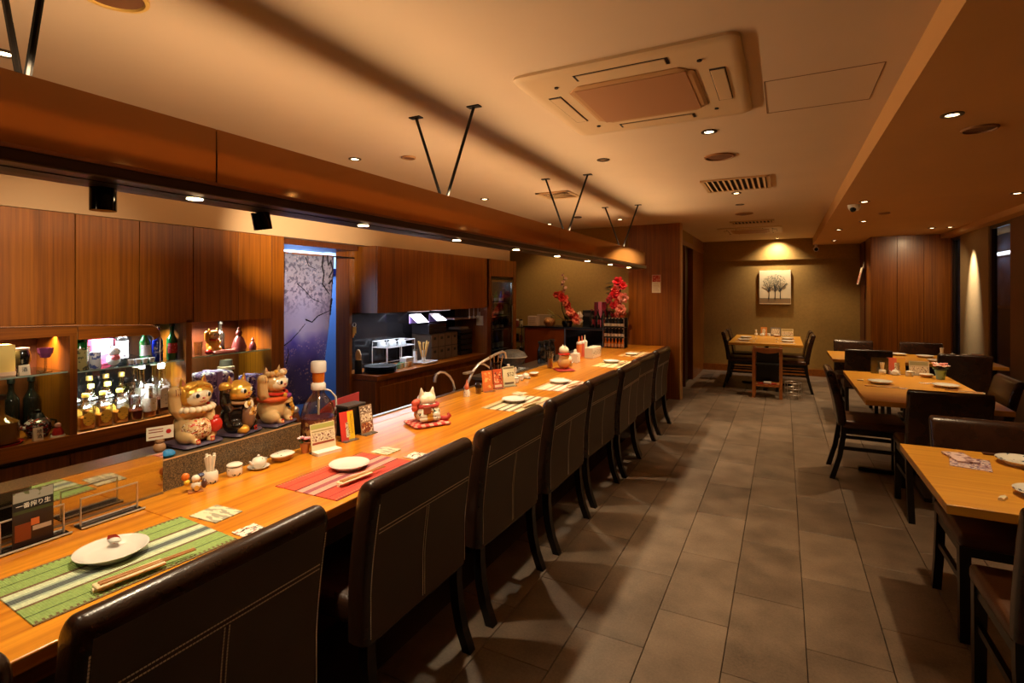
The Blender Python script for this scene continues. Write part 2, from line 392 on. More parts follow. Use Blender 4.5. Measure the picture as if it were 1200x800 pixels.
# ================================================================== CEILING FIXTURES
def cassette(loc, rz, label, w=.47, first=None):
    t = thing('ceiling_air_conditioner', label, 'air conditioner', loc, rz, 'ceiling air conditioners')
    pl = M('aircon_plastic', (206, 178, 140), .5); gr = M('aircon_grille', (166, 118, 80), .7); dk = M('vent_gap', (40, 26, 18), .8)
    b = nb(); loft(b, [rrect(w, w, .05, 0), rrect(w, w, .05, -.012), rrect(w-.012, w-.012, .05, -.02), rrect(w-.05, w-.05, .03, -.018)])
    obj('panel', b, pl, t, True)
    g = .25*w/.47; c = .06
    def octa(h, c, z): return [(h-c, -h, z), (h, -h+c, z), (h, h-c, z), (h-c, h, z), (-h+c, h, z), (-h, h-c, z), (-h, -h+c, z), (-h+c, -h, z)]
    b = nb(); loft(b, [octa(g+.03, c, -.017), octa(g+.03, c, -.022), octa(g+.015, c, -.026)]); obj('grille_frame', b, M('aircon_grille_frame', (176, 134, 88), .6), t)
    gb = obj('grille', B(-g+.005, g-.005, -g+.005, g-.005, -.028, -.025), gr, t)
    for s in range(4):
        m = Matrix.Rotation(s*PI/2, 4, 'Z'); q = w-.105
        b = nb(); box(b, -.2*w/.47, .2*w/.47, q-.032, q+.032, -.0195, -.017); bmesh.ops.transform(b, matrix=m, verts=b.verts[:]); v = obj('air_outlet', b, dk, t)
        b = nb(); box(b, -.188*w/.47, .188*w/.47, q-.0285, q+.0285, -.0235, -.019, bev=.002, seg=1); bmesh.ops.transform(b, matrix=m, verts=b.verts[:]); obj('vane', b, pl, v)
    for sx, sy in ((1, 1), (1, -1), (-1, 1), (-1, -1)): obj('screw', rod(nb(), (sx*.31, sy*.31, -.023), (sx*.31, sy*.31, -.017), .01, n=8), dk, t)
    return t
cassette((-.61, 2.53, ZC), 0, 'large square ceiling air conditioner with brown intake grille, nearest above the aisle')
cassette((-.45, 8.85, ZC), 0, 'small looking far ceiling air conditioner near the olive back wall', .44)
def diffuser(x, y, w, l, label):
    t = thing('air_diffuser', label, 'vent', (x, y, ZC), 0, 'slatted ceiling air diffusers')
    fr = M('diffuser_paint', (196, 160, 116), .5)
    b = nb()
    for q in ((-w/2, w/2, -l/2, -l/2+.03), (-w/2, w/2, l/2-.03, l/2), (-w/2, -w/2+.03, -l/2, l/2), (w/2-.03, w/2, -l/2, l/2)): box(b, *q, -.012, 0)
    obj('frame', b, fr, t); obj('backing', B(-w/2+.02, w/2-.02, -l/2+.02, l/2-.02, -.004, -.001), M('vent_gap', (40, 26, 18), .8), t)
    n = 11
    for k in range(n):
        xx = -w/2+.05+k*(w-.1)/(n-1)
        obj('slat', B(xx-.012, xx+.012, -l/2+.03, l/2-.03, -.013, -.009, rot=Matrix.Rotation(R(30), 4, 'Y')), fr, t)
    return t
diffuser(-.365, 5.0, .54, .56, 'slatted ceiling air diffuser beyond the big air conditioner')
diffuser(-.375, 7.8, .54, .3, 'slatted ceiling air diffuser just before the far air conditioner')
diffuser(-1.95, 4.76, .34, .34, 'square ceiling diffuser above the bar by the third pair of hanger rods')
def disc(x, y, r, label, z=ZC, mat=None, name='ceiling_speaker', cat='speaker', group='round ceiling speakers'):
    t = thing(name, label, cat, (x, y, z), 0, group)
    obj('rim', lathe(nb(), [(0, -.002), (r*.86, -.002), (r*.88, -.012), (r, -.01), (r, 0), (0, 0)], 28), mat or M('speaker_rim', (150, 104, 62), .5), t, True)
    obj('mesh_cover', lathe(nb(), [(0, -.008), (r*.85, -.005), (r*.85, -.001), (0, -.001)], 28), M('speaker_mesh', (112, 72, 44), .8), t, True)
    return t
disc(-.398, 3.93, .1, 'round brown ceiling speaker behind the nearest air conditioner')
disc(-.422, 6.93, .1, 'round brown ceiling speaker halfway down the aisle ceiling')
disc(.873, 3.41, .075, 'small round plate in the lowered ceiling beside its brightest lamp', ZS, name='ceiling_plate', cat='plate', group=None)
disc(.93, 6.6, .05, 'dark small round plate in the lowered ceiling beyond the security camera', ZS, name='ceiling_plate', cat='plate', group=None)
disc(-2.345, 2.95, .05, 'pale round sensor on the ceiling above the bar', ZC, M('pale_sensor', (170, 130, 92), .6), 'ceiling_sensor', 'sensor', None)
disc(-1.90, .90, .10, 'round yellowish ceiling plate at the top of the picture above the canopy', ZC, M('yellow_plate', (210, 170, 90), .5), 'ceiling_plate', 'plate', None)
disc(-2.31, 6.28, .05, 'tiny dark sprinkler plate on the ceiling near the wood partition', ZC, M('vent_gap', (40, 26, 18), .8), 'ceiling_sensor', 'sensor', None)
def downlight(x, y, z, label, power, on=True, aim=None, cone=70, col=WARM, r=.045, blend=.6, glow=14):
    t = thing('ceiling_downlight', label, 'lamp', (x, y, z), 0, 'recessed ceiling downlights')
    obj('rim', lathe(nb(), [(r*.60, .0), (r*.62, -.006), (r, -.005), (r, 0)], 24), M('downlight_rim', (60, 44, 34), .4, metal=.3), t, True)
    obj('lens', lathe(nb(), [(0, -.004), (r*.55, -.003), (r*.6, -.001)], 20), GLOW('lit_lens', (255, 226, 170), glow) if on else M('unlit_lens', (150, 118, 84), .3), t, True)
    if power: 
        l = lamp('SPOT', (0, 0, -.02), power, col, None, .025, cone, blend); l.parent = t
        if aim is not None:
            l.rotation_euler = (Vector(aim)-Vector((x, y, z-.02))).to_track_quat('-Z', 'Y').to_euler()
    return t
P1 = 1.0
downlight(-.391, 3.297, ZC, 'recessed ceiling downlight just behind the nearest air conditioner', 60*P1, cone=50)
downlight(-1.149, 3.649, ZC, 'unlit recessed downlight between the canopy rods and the air conditioner', 0, False)
downlight(-.40, 5.463, ZC, 'recessed downlight beside the slatted air diffuser in the aisle', 48*P1, cone=55)
downlight(-.44, 7.05, ZC, 'recessed downlight beyond the second round ceiling speaker', 44*P1, cone=55)
downlight(-.094, 10.39, ZC, 'black rimmed downlight against the back wall above the tree painting', 80*P1, aim=(-.11, 10.66, 1.7), cone=125, blend=1, col=NEUT)
downlight(-2.716, 2.812, ZC, 'recessed downlight above the bar behind the canopy, nearer one', 22, cone=90)
downlight(-2.71, 4.633, ZC, 'recessed downlight above the bar behind the canopy, farther one', 22, cone=90)
downlight(-2.752, .926, ZC, 'recessed downlight over the bar beside the first hanger rods', 22, cone=90)
downlight(.693, 3.088, ZS, 'brightest downlight in the lowered ceiling over the front dining table', 80*P1, glow=60, cone=80)
downlight(1.721, 5.784, ZS, 'bright downlight in the lowered ceiling by the wall side of the tables', 75*P1, cone=85, glow=40)
downlight(.653, 5.693, ZS, 'downlight beside the white security camera in the lowered ceiling', 80*P1, cone=80)
downlight(.649, 8.112, ZS, 'bright downlight in the lowered ceiling near the back wall', 80*P1, cone=85, glow=40)
downlight(.825, 7.267, ZS, 'dimmer downlight in the lowered ceiling before the bright back one', 60*P1, cone=85)
downlight(1.87, 8.42, ZS, 'wall washer downlight over the pale column between the windows', 300, aim=(2.1, 8.43, 1.6), cone=40, blend=1, col=NEUT)
downlight(1.69, 8.44, ZS, 'dark rimmed swivel downlight near the wood clad block', 40, aim=(1.5, 9.4, 1.0), cone=120, blend=1)
downlight(.35, .9, ZC, 'added unseen downlight over the near aisle', 40*P1, cone=75)  # added out of view as fill for the chair backs and near floor
downlight(.9, 1.9, ZS, 'recessed downlight over the front dining chairs', 20*P1, cone=70)
downlight(-.08, 9.4, ZC, 'recessed downlight over the back dining table', 75, cone=90)
downlight(-.42, 6.2, ZC, 'unlit little downlight ahead of the second ceiling speaker', 0, False)
downlight(-1.9, 6.75, ZC, 'added downlight over the bar end by the teak partition', 55, cone=95)  # added to brighten the teak partition, no known fixture
downlight(-2.9, 6.75, ZC, 'added downlight over the kitchen end of the bar', 34, aim=(-2.9, 7.3, 1.2), cone=110)  # added to brighten the olive wall behind the bar end
downlight(.72, 9.78, ZS, 'small recessed downlight in the lowered ceiling closest to the back wall', 40, cone=110)
t = thing('security_camera', 'white round security camera with black lens under the lowered ceiling', 'camera', (.593, 5.872, ZS))
obj('housing', lathe(nb(), [(0, -.06), (.035, -.055), (.05, -.03), (.055, 0), (0, 0)], 24), WHITE, t, True)
obj('lens', ell(nb(), (-.012, -.03, -.045), .026), BLKG, t, True)
t = thing('security_camera', 'little white security camera on the far bulkhead corner', 'camera', (.50, 10.45, ZS))
obj('bracket', rod(nb(), (0, 0, 0), (0, 0, -.05), .02), WHITE, t); obj('housing', rod(nb(), (0, .06, -.07), (0, -.08, -.09), .04), WHITE, t, True); obj('lens', rod(nb(), (0, -.08, -.09), (0, -.088, -.091), .03), BLKG, t)

# ================================================================== CANOPY over the counter
can = thing('bar_canopy', 'long bronze mirrored light canopy hung above the bar counter', 'canopy', (-1.59, 2.8, 1.8))
ends = [-3.3, .985-2.8, 3.687-2.8, 6.49-2.8]
for a, b in zip(ends, ends[1:]):
    obj('front_panel', B(.08, .09, a+.0015, b-.0015, 0, .165, bev=.001, seg=1), MIRR, can)
    obj('back_panel', B(-.09, -.08, a+.0015, b-.0015, 0, .165, bev=.001, seg=1), MIRR, can)
obj('top_board', B(-.08, .08, -3.3, 3.69, .15, .16), M('canopy_top', (180, 150, 110), .7), can)
obj('end_panel', B(-.09, .09, 3.69, 3.7, 0, .165), MIRR, can)
obj('bottom_rail', B(-.095, .095, -3.3, 3.7, -.035, 0, bev=.006), RAIL, can)
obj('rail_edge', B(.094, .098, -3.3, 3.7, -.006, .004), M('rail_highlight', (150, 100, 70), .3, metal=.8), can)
obj('rail_groove', B(-.03, .03, -3.3, 3.7, -.037, -.033), BLACK, can)
for y in (.57, 2.295, 4.05, 5.71):
    for s in (-1, 1):
        obj('hanger_rod', rod(nb(), (.0+.012*s, y-2.8, .16), (.185*s, y-2.8, ZC-1.8), .008, n=8), BLACK, can)
        obj('ceiling_plate', B(.185*s-.035, .185*s+.035, y-2.8-.018, y-2.8+.018, ZC-1.8-.006, ZC-1.8), BLACK, can)
for k in range(-1, 9):
    y = .255+.72*k
    lp = obj('lamp', lathe(nb(), [(0, -.039), (.011, -.039), (.014, -.036), (.022, -.039), (.022, -.034)], 20), GLOW('canopy_lens', (255, 220, 160), 30), can, True, loc=(0, y-2.8, 0))
    l = lamp('SPOT', (.0, y-2.8, -.05), 16 if k < 1 else 46, AMBER, None, .02, 108, .8); l.parent = can
for sx in (-1, 1):                                                   # added unseen up-light strips along both top edges, brightening the ceiling sideways
    obj('added_uplight_strip', B(sx*.055-.008, sx*.055+.008, -3.3, 3.6, .1605, .164), M('strip_body', (200, 180, 150), .5), can)
    l = lamp('AREA', (sx*.055, .15, .18), 22, (1, .68, .37), None, .03, name='added_uplight_fill', sy=6.9); l.parent = can
    l.data.spread = R(100); l.rotation_euler = (0, R(180-62*sx), 0)
def can_spot(y, label, aim, p=14, tilt=0):
    t = thing('canopy_spotlight', label, 'lamp', (-1.66, y, 1.765), 0, 'black spotlights on the canopy')
    m = Matrix.Rotation(R(tilt), 4, 'X')
    b = rod(nb(), (0, 0, -.062), (0, 0, 0), .031, n=24); bmesh.ops.transform(b, matrix=m, verts=b.verts[:])
    obj('can', b, BLKG, t, True)
    obj('neck', rod(nb(), (0, 0, -.01), (0, 0, .012), .008), BLACK, t)
    d = (Vector(aim)-Vector((-1.66, y, 1.735))).normalized(); q = Vector((0, 0, -.03))+d*.06
    l = lamp('SPOT', q, p, NEUT, None, .02, 30 if tilt else 40, 1); l.parent = t
    l.rotation_euler = d.to_track_quat('-Z', 'Y').to_euler()
can_spot(.765, 'black cylinder spotlight under the canopy, the nearer one', (-3.4, 1.30, 1.58), 120)
can_spot(1.252, 'black cylinder spotlight under the canopy, tilted and farther along', (-3.4, 2.90, 1.92), 620, 12)

# ================================================================== BAR COUNTER
ct = thing('bar_counter', 'long glossy golden wood bar counter along the kitchen', 'counter', (0, 0, 0))
ZT = .73
obj('countertop', B(-2.07, -1.39, -1.2, 1.024, ZT-.035, ZT, bev=.004), TOPW, ct)
obj('countertop', B(-2.07, -1.39, 1.026, 7.44, ZT-.035, ZT, bev=.004), TOPW, ct)
obj('inner_ledge', B(-2.17, -2.071, 1.795, 7.44, ZT-.035, ZT), TOPW, ct)
obj('apron', B(-2.0, -1.42, -1.2, 7.44, ZT-.085, ZT-.036), WOODH, ct)
obj('front_panel', B(-1.82, -1.78, -1.2, 7.44, 0, ZT-.085), WOODD, ct)
obj('steel_edge', B(-2.2, -2.171, 1.795, 7.44, ZT-.03, ZT+.006), STEEL, ct)
gl = tag(obj('granite_ledge', B(-2.31, -2.072, -1.2, 1.785, 0, .847, bev=.003), GRAN), 'speckled granite ledge on the inner side of the bar under the lucky cats', 'ledge')
tag(obj('ledge_nosing', B(-2.0735, -2.0715, -1.2, 1.785, .8455, .8485), M('bright_nosing', (210, 190, 150), .3, metal=.6), gl), '', '') if 0 else obj('nosing', B(-2.0735, -2.0705, -1.2, 1.785, .844, .849), M('bright_nosing', (220, 190, 140), .35, metal=.5), gl)
gd = thing('glass_guard', 'reflective clear glass guard on the counter mirroring the green placemat', 'glass panel', (-2.058, .2, ZT))
obj('pane', B(-.004, .004, -1.0, .94, .0, .153), MGLASS, gd)
obj('foot_strip', B(-.007, .009, -1.0, .94, 0, .004), STEEL, gd)

# ------------------------------------------------------------------ bar chairs
def bar_chair():
    t = thing('bar_chair', 'x', 'chair', (0, 0, 0), 0, 'high backed leather chairs along the bar counter')
    def cx(z): return -.165 - .05*max(0, (z-.5)/.37)**1.4 - .004
    hw, ht, r = .305, .046, .03
    rings = []
    n = 12
    for k in range(n+1):
        z = .34+(.826-.34)*k/n
        rings.append(rrect(ht, hw, r, z, cx(z)))
    for k in range(1, 6):
        a = k*PI/12*1.19; z = .826+.046*math.sin(a); s = math.cos(a)
        rings.append(rrect(max(.006, ht*s), hw-.02*(1-s), r*s+.002, z, cx(z)))
    b = loft(nb(), rings); obj('backrest', b, LEA, t, True)
    rp = []
    for z0 in [.345+(.832-.345)*k/10 for k in range(11)]: rp.append(z0)
    b = nb()                                                        # taupe rear panel lying on the back
    vs = [[b.verts.new((cx(z)-ht-.0004, y, z)) for y in (-.279, .279)] for z in rp]
    vo = [[b.verts.new((cx(z)-ht+.01, y, z)) for y in (-.279, .279)] for z in rp]
    for i in range(10):
        b.faces.new([vs[i][0], vs[i][1], vs[i+1][1], vs[i+1][0]]); b.faces.new([vo[i][0], vo[i+1][0], vo[i+1][1], vo[i][1]])
        for j in (0, 1): b.faces.new([vs[i][j], vs[i+1][j], vo[i+1][j], vo[i][j]])
    for i in (0, 10): b.faces.new([vs[i][0], vs[i][1], vo[i][1], vo[i][0]])
    obj('rear_panel', b, LEAB, t, True)
    b = nb()
    def dash(y0, z0, y1, z1):
        x0, x1 = cx(z0)-ht-.0014, cx(z1)-ht-.0014; w = .0016
        if abs(y1-y0) > abs(z1-z0): p = [(x0, y0, z0-w), (x1, y1, z1-w), (x1, y1, z1+w), (x0, y0, z0+w)]
        else: p = [(x0, y0-w, z0), (x0, y0+w, z0), (x1, y1+w, z1), (x1, y1-w, z1)]
        q = [(a-.001, c_, d) for a, c_, d in p]
        loft(b, [p, q])
    for z in (.700, .713):
        y = -.275
        while y < .27: dash(y, z, y+.006, z); y += .0078
    for y in (-.006, .006):
        z = .36
        while z < .695: dash(y, z, y, z+.006); z += .0078
    for y in (-.2835, .2835):
        z = .36
        while z < .80: dash(y, z, y, z+.006); z += .0078
    s = obj('stitching', b, THREAD, t); s['kind'] = 'stuff'
    b = nb(); box(b, -.13, .25, -.275, .275, .36, .46, bev=.03, seg=3); obj('seat', b, LEA, t, True)
    for y in (-.265, .265):
        pts = [(-.185, .36), (-.185, .28), (-.195, .18), (-.215, .09), (-.25, 0)]
        rg = [[(x-.019, y-.02, z), (x+.019, y-.02, z), (x+.019, y+.02, z), (x-.019, y+.02, z)] for x, z in pts]
        obj('leg', loft(nb(), rg), BLKW, t)
        rg = [[(.2+a*s_, y*.92+c_*s_, z) for a, c_ in ((-.02, -.02), (.02, -.02), (.02, .02), (-.02, .02))] for z, s_ in ((.37, 1), (0, .8))]
        obj('leg', loft(nb(), rg), BLKW, t)
    return t
bc = bar_chair()
YC = [.10, .79, 1.575, 2.30, 3.02, 3.74, 4.40, 5.03, 5.80]
BL = ['brown leather bar chair only just showing at the near end of the bar', 'nearest large brown leather bar chair with white stitching by the green placemat',
      'stitched brown leather bar chair beside the red placemat', 'stitched leather bar chair third along the bar, beside the pointed ear cat', 'stitched leather bar chair fourth along the bar, beside the cream striped placemat',
      'leather bar chair fifth along the bar from the green placemat', 'leather bar chair sixth along the bar, half hidden behind the fifth', 'last but one leather bar chair before the wood partition',
      'farthest leather bar chair next to the wood partition']
XO = [0, 0, 0, 0, .01, 0, .02, 0, .01]
for i, y in enumerate(YC):
    if i == 0: bc.location = (-1.40, y, 0); bc.rotation_euler = (0, 0, PI); bc['label'] = BL[0]
    else: dup(bc, (-1.40+XO[i], y, 0), PI+R((0, 0, .5, -.6, .6, -1.5, 1, -1.5, -.5)[i]), BL[i])

# ------------------------------------------------------------------ placemats, plates, chopsticks, napkins on the counter
MATS = {
 'green': [(0, (120, 100, 60)), (.02, (136, 162, 88)), (.17, (70, 90, 40)), (.185, (136, 162, 88)), (.33, (104, 78, 50)), (.365, (196, 206, 170)), (.44, (160, 176, 150)), (.47, (84, 92, 88)), (.55, (160, 176, 150)), (.58, (196, 206, 170)), (.65, (104, 78, 50)), (.68, (136, 162, 88)), (.83, (70, 90, 40)), (.845, (136, 162, 88)), (.98, (120, 100, 60))],
 'red': [(0, (150, 40, 30)), (.02, (214, 74, 48)), (.15, (150, 30, 24)), (.17, (214, 74, 48)), (.33, (120, 24, 20)), (.36, (226, 150, 130)), (.46, (150, 74, 80)), (.54, (226, 150, 130)), (.64, (120, 24, 20)), (.67, (206, 66, 44)), (.83, (150, 30, 24)), (.85, (206, 66, 44)), (.98, (150, 40, 30))],
 'olive': [(0, (190, 170, 120)), (.12, (120, 104, 66)), (.2, (206, 190, 150)), (.34, (110, 90, 56)), (.4, (214, 204, 172)), (.5, (104, 86, 60)), (.56, (214, 204, 172)), (.66, (128, 96, 60)), (.74, (206, 190, 140)), (.88, (150, 110, 70)), (.94, (206, 180, 130))],
 'pink': [(0, (210, 170, 130)), (.1, (224, 206, 170)), (.3, (196, 140, 110)), (.36, (230, 216, 190)), (.46, (170, 120, 90)), (.52, (230, 216, 190)), (.66, (200, 130, 100)), (.74, (226, 180, 150)), (.9, (190, 120, 90))],
 'yellow': [(0, (214, 190, 120)), (.2, (170, 140, 80)), (.26, (226, 206, 150)), (.44, (150, 116, 70)), (.5, (226, 206, 150)), (.7, (170, 130, 80)), (.76, (220, 196, 140))],
 'amber': [(0, (214, 160, 90)), (.2, (160, 96, 50)), (.26, (224, 190, 130)), (.46, (140, 90, 50)), (.54, (224, 190, 130)), (.74, (150, 96, 56)), (.8, (216, 170, 110))],
}
PLP = [(0, .004), (.05, .004), (.055, 0), (.06, 0), (.063, .005), (.085, .019), (.09, .022), (.0905, .024), (.089, .0245), (.083, .022), (.064, .010), (.056, .008), (0, .0085)]
plate_me = mesh('plate', lathe(nb(), PLP, 40), CERAM, True)
def plate(loc, label, group=None, s=1, me=None):
    o = bpy.data.objects.new('plate', me or plate_me); COL.objects.link(o); o.location = loc; o.scale = (s, s, s)
    return tag(o, label, 'plate', group)
SLV = M('paper_sleeve', (222, 200, 156), .7); STK = M('chopstick_wood', (176, 120, 60), .5)
def chopsticks(loc, rz, label):
    t = thing('chopsticks', label, 'chopsticks', loc, rz, 'chopsticks in paper sleeves')
    obj('paper_sleeve', B(-.018, .018, -.12, .035, 0, .007, bev=.002, seg=1), SLV, t)
    for s in (-1, 1): obj('chopstick', rod(nb(), (.006*s, -.11, .0085), (.005*s, .115, .005), .0042, .0028, 8), STK, t)
    return t
def rest(loc, rz, label):
    b = loft(nb(), [[(x, y, z) for x, z in ((-.022, 0), (.022, 0), (.022, .008+d), (.008, .011+d*.3), (-.008, .011+d*.3), (-.022, .008+d))] for y, d in ((-.008, .0), (0, .004), (.008, .0))])
    o = obj('chopstick_rest', b, M('rest_ceramic', (226, 214, 180), .2), smooth=False, loc=loc, rot=(0, 0, rz))
    return tag(o, label, 'chopstick rest', 'chopstick rests')
def placemat(kind, loc, rz, label, l=.48, w=.32, fringe=False):
    t = thing('placemat', label, 'placemat', loc, rz, 'striped woven placemats')
    m = stripes('mat_'+kind, MATS[kind], rib=60)
    b = nb(); box(b, -w/2, w/2, -l/2, l/2, 0, .0028, bev=.001, seg=1); obj('woven_mat', b, m, t)
    b = nb()
    for s in (-1, 1):
        k = 0; y = -l/2+.006
        while y < l/2-.004:
            box(b, s*(w/2-.011)-.004, s*(w/2-.011)+.004, y, y+.005, .0026, .0036); y += .013
    e = obj('edge_stitch', b, M('mat_stitch', (110, 92, 56), .8) if kind == 'green' else M('mat_edge', (170, 130, 90), .8), t); e['kind'] = 'stuff'
    return t
placemat('green', (-1.64, .80, ZT), R(-3), 'green striped woven placemat on the near end of the bar')
placemat('red', (-1.585, 1.62, ZT), R(1), 'red and pink striped woven placemat on the bar')
placemat('olive', (-1.58, 3.17, ZT), R(1), 'cream and olive striped placemat third along the bar', .5)
placemat('pink', (-1.565, 3.93, ZT), R(1), 'cream and pink striped placemat fourth along the bar', .5)
placemat('yellow', (-1.56, 5.35, ZT), R(0), 'yellowish striped placemat beyond the white cat on the bar', .56)
placemat('amber', (-1.57, 6.3, ZT), R(0), 'amber striped placemat at the far end of the bar', .52)
ZM = ZT+.003
plate((-1.69, .80, ZM), 'round white plate on the green placemat', 'round plates on the bar', .98)
plate((-1.64, 1.665, ZM), 'round white plate on the red placemat', 'round plates on the bar', .92)
plate((-1.63, 3.185, ZM), 'round white plate on the cream and olive placemat', 'round plates on the bar', .95)
plate((-1.63, 4.01, ZM), 'round white plate on the cream and pink placemat', 'round plates on the bar', .95)
plate((-1.62, 5.42, ZM), 'round white plate on the yellowish placemat', 'round plates on the bar', .98)
plate((-1.60, 6.19, ZM), 'round plate in the light at the far end of the bar', 'round plates on the bar', .85)
rf = thing('folded_decoration', 'little red and white folded decoration on the nearest bar plate', 'decoration', (-1.735, .835, ZM+.022), R(20))
obj('red_fold', loft(nb(), [[(-.03, -.004, 0), (-.03, .004, 0), (-.03, 0, .01)], [(-.005, -.004, .004), (-.005, .008, .004), (-.005, 0, .016)], [(.012, -.01, .002), (.012, 0, .002), (.012, -.004, .012)]]), M('red_fold', (150, 40, 24), .5), rf)
obj('white_fold', ell(nb(), (.004, -.012, .004), (.018, .012, .007)), CERAM, rf, True)
chopsticks((-1.505, .80, ZM+.010), R(-7), 'wooden chopsticks in a paper sleeve on the green placemat'); rest((-1.52, .70, ZM), R(80), 'cream chopstick rest on the green placemat')
chopsticks((-1.50, 1.60, ZM+.010), R(-5), 'wooden chopsticks in a paper sleeve on the red placemat'); rest((-1.51, 1.50, ZM), R(84), 'cream chopstick rest on the red placemat')
chopsticks((-1.48, 3.15, ZM+.010), R(-4), 'wooden chopsticks on the cream and olive placemat'); rest((-1.485, 3.05, ZM), R(85), 'cream chopstick rest on the cream and olive placemat')
chopsticks((-1.475, 3.93, ZM+.010), R(-4), 'wooden chopsticks on the cream and pink placemat'); rest((-1.48, 3.83, ZM), R(85), 'cream chopstick rest on the cream and pink placemat')
chopsticks((-1.48, 5.35, ZM+.010), R(-3), 'wooden chopsticks on the yellowish placemat')
NAPB = blotch('napkin_brush_print', (230, 220, 200), [(40, 34, 34), (190, 110, 100)], 46, .7, .56, (1.6, .8, 1))
NAPG = blotch('grey_printed_slip', (206, 196, 160), [(150, 142, 118)], 30, .7, .5, (.6, 2, 1))
def slip(loc, rz, w, l, m, label, name='napkin', cat='napkin', h=.004):
    o = obj(name, B(-w/2, w/2, -l/2, l/2, 0, h, bev=.001, seg=1), m, loc=loc, rot=(0, 0, rz)); return tag(o, label, cat)
slip((-1.47, 1.083, ZT), R(-4), .105, .075, NAPB, 'white napkin with black brush marks beside the green placemat')
slip((-1.70, 1.115, ZT), R(3), .13, .10, NAPG, 'pale printed paper slip at the end of the green placemat', 'paper_slip', 'paper')
slip((-1.47, 1.93, ZT), R(2), .12, .085, NAPB, 'white napkin with grey marks beside the red placemat')
slip((-1.665, 1.925, ZT), R(2), .10, .10, NAPG, 'pale paper slip at the end of the red placemat', 'paper_slip', 'paper')
for i, (x, y, w) in enumerate(((-1.73, 3.47, 'cream and olive'), (-1.72, 4.22, 'cream and pink'))):
    slip((x, y, ZT), 0, .09, .09, NAPG, 'pale paper slip at the end of the %s placemat' % w, 'paper_slip', 'paper')

# ------------------------------------------------------------------ table stands with cards
def wire_stand(y, label, w, card=None):
    t = thing('wire_card_stand', label, 'card stand', (-1.99, y, ZT), 0, 'chrome wire card stands')
    h = .09
    obj('wire_frame', tube(nb(), [(.0, -w/2, .004), (0, -w/2, h), (0, w/2, h), (0, w/2, .004)], .0034, 8), CHROME, t, True)
    obj('base', B(-.022, .03, -w/2-.01, w/2+.01, 0, .004, bev=.001, seg=1), M('dark_steel', (70, 52, 40), .25, metal=.9), t)
    obj('base_rail', tube(nb(), [(.03, -w/2-.01, .006), (.03, w/2+.01, .006)], .003, 6), CHROME, t, True)
    obj('base_rail', tube(nb(), [(-.02, -w/2-.01, .006), (-.02, w/2+.01, .006)], .003, 6), CHROME, t, True)
    return t
wire_stand(.735, 'chrome wire card stand holding the dark beer poster', .15)
wire_stand(.937, 'empty chrome wire card stand in front of the glass guard', .165)
ps = thing('beer_poster', 'small dark poster card with white characters in a wire stand', 'card', (-1.984, .733, ZT))
obj('card', B(0, .003, -.048, .048, .0045, .165), M('poster_dark', (44, 26, 20), .3), ps)
obj('sky_print', B(.003, .0034, -.047, .047, .135, .164), blotch('poster_sky', (150, 150, 140), [(90, 96, 60)], 20), ps)
obj('green_print', B(.003, .0034, -.047, .047, .10, .1345), M('poster_green', (58, 66, 34), .4), ps)
obj('band_print', B(.0034, .0038, -.047, .047, .110, .134), M('poster_black', (22, 20, 20), .4), ps)
text('一番搾り生', .0165, INKW, ps, (.0042, 0, .122))
obj('glass_print', B(.003, .0034, -.043, -.006, .02, .07), M('poster_amber', (120, 52, 20), .4), ps)
obj('cap_print', B(.003, .0034, -.006, .014, .058, .078), M('poster_orange', (190, 100, 50), .4), ps)
obj('caption_print', B(.003, .0034, -.002, .043, .042, .055), M('poster_grey', (170, 150, 130), .4), ps)

def card(loc, rz, w, h, col, label, prints, name='menu_card', cat='menu card', thick=.003, base=True, tilt=8):
    t = thing(name, label, cat, loc, rz)
    q = Matrix.Rotation(-R(tilt), 4, 'Y')
    b = B(-thick, 0, -w/2, w/2, 0, h); bmesh.ops.transform(b, matrix=q, verts=b.verts[:]); obj('card', b, M('card_%d_%d_%d' % col, col, .45), t)
    for k, (y0, y1, z0, z1, c) in enumerate(prints):
        b = B(0, .0006, y0*w/2, y1*w/2, z0*h, z1*h); bmesh.ops.transform(b, matrix=q, verts=b.verts[:]); obj('print', b, c if not isinstance(c, tuple) else M('card_%d_%d_%d' % c, c, .45), t)
    if base: obj('acrylic_base', B(-.03, .03, -w/2, w/2, -.001+.001, .003), M('clear_acrylic', (235, 235, 230), .05, trans=.9), t)
    return t
FIGP = blotch('food_print', (214, 196, 160), [(120, 60, 40), (240, 226, 200)], 90, .4, .55)
card((-1.915, 1.785, ZT), R(-12), .125, .135, (232, 216, 176), 'cream tent card with a green band and small pictures by the big bottle', [(-.96, .96, .82, .98, (176, 176, 96)), (-.9, .9, .4, .68, FIGP), (-.9, .9, .3, .37, (150, 70, 50)), (-.9, .9, .72, .76, (170, 150, 100))], 'tent_card')
obj('fold', B(-.004, .05, -.062, .062, 0, .014), M('card_foot', (236, 228, 210), .5), bpy.data.objects['tent_card'])
card((-1.955, 1.98, ZT), R(-6), .085, .145, (206, 60, 50), 'red and yellow menu card in a clear holder', [(.1, .98, .02, .98, (240, 190, 40)), (-.25, .3, .1, .62, FIGP), (.5, .58, .2, .9, (60, 40, 20)), (.7, .78, .2, .9, (60, 40, 20))])
card((-1.955, 2.12, ZT), R(-4), .085, .15, (150, 124, 96), 'brown drinks card in a clear holder right of the red and yellow one', [(-.9, .9, .75, .95, blotch('brown_print', (110, 84, 60), [(226, 214, 190)], 60, .4, .5, (1, 1, 2))), (-.9, .9, .45, .7, FIGP), (-.9, .9, .06, .4, blotch('brown_print2', (120, 50, 30), [(226, 200, 170), (190, 120, 60)], 60, .4))])
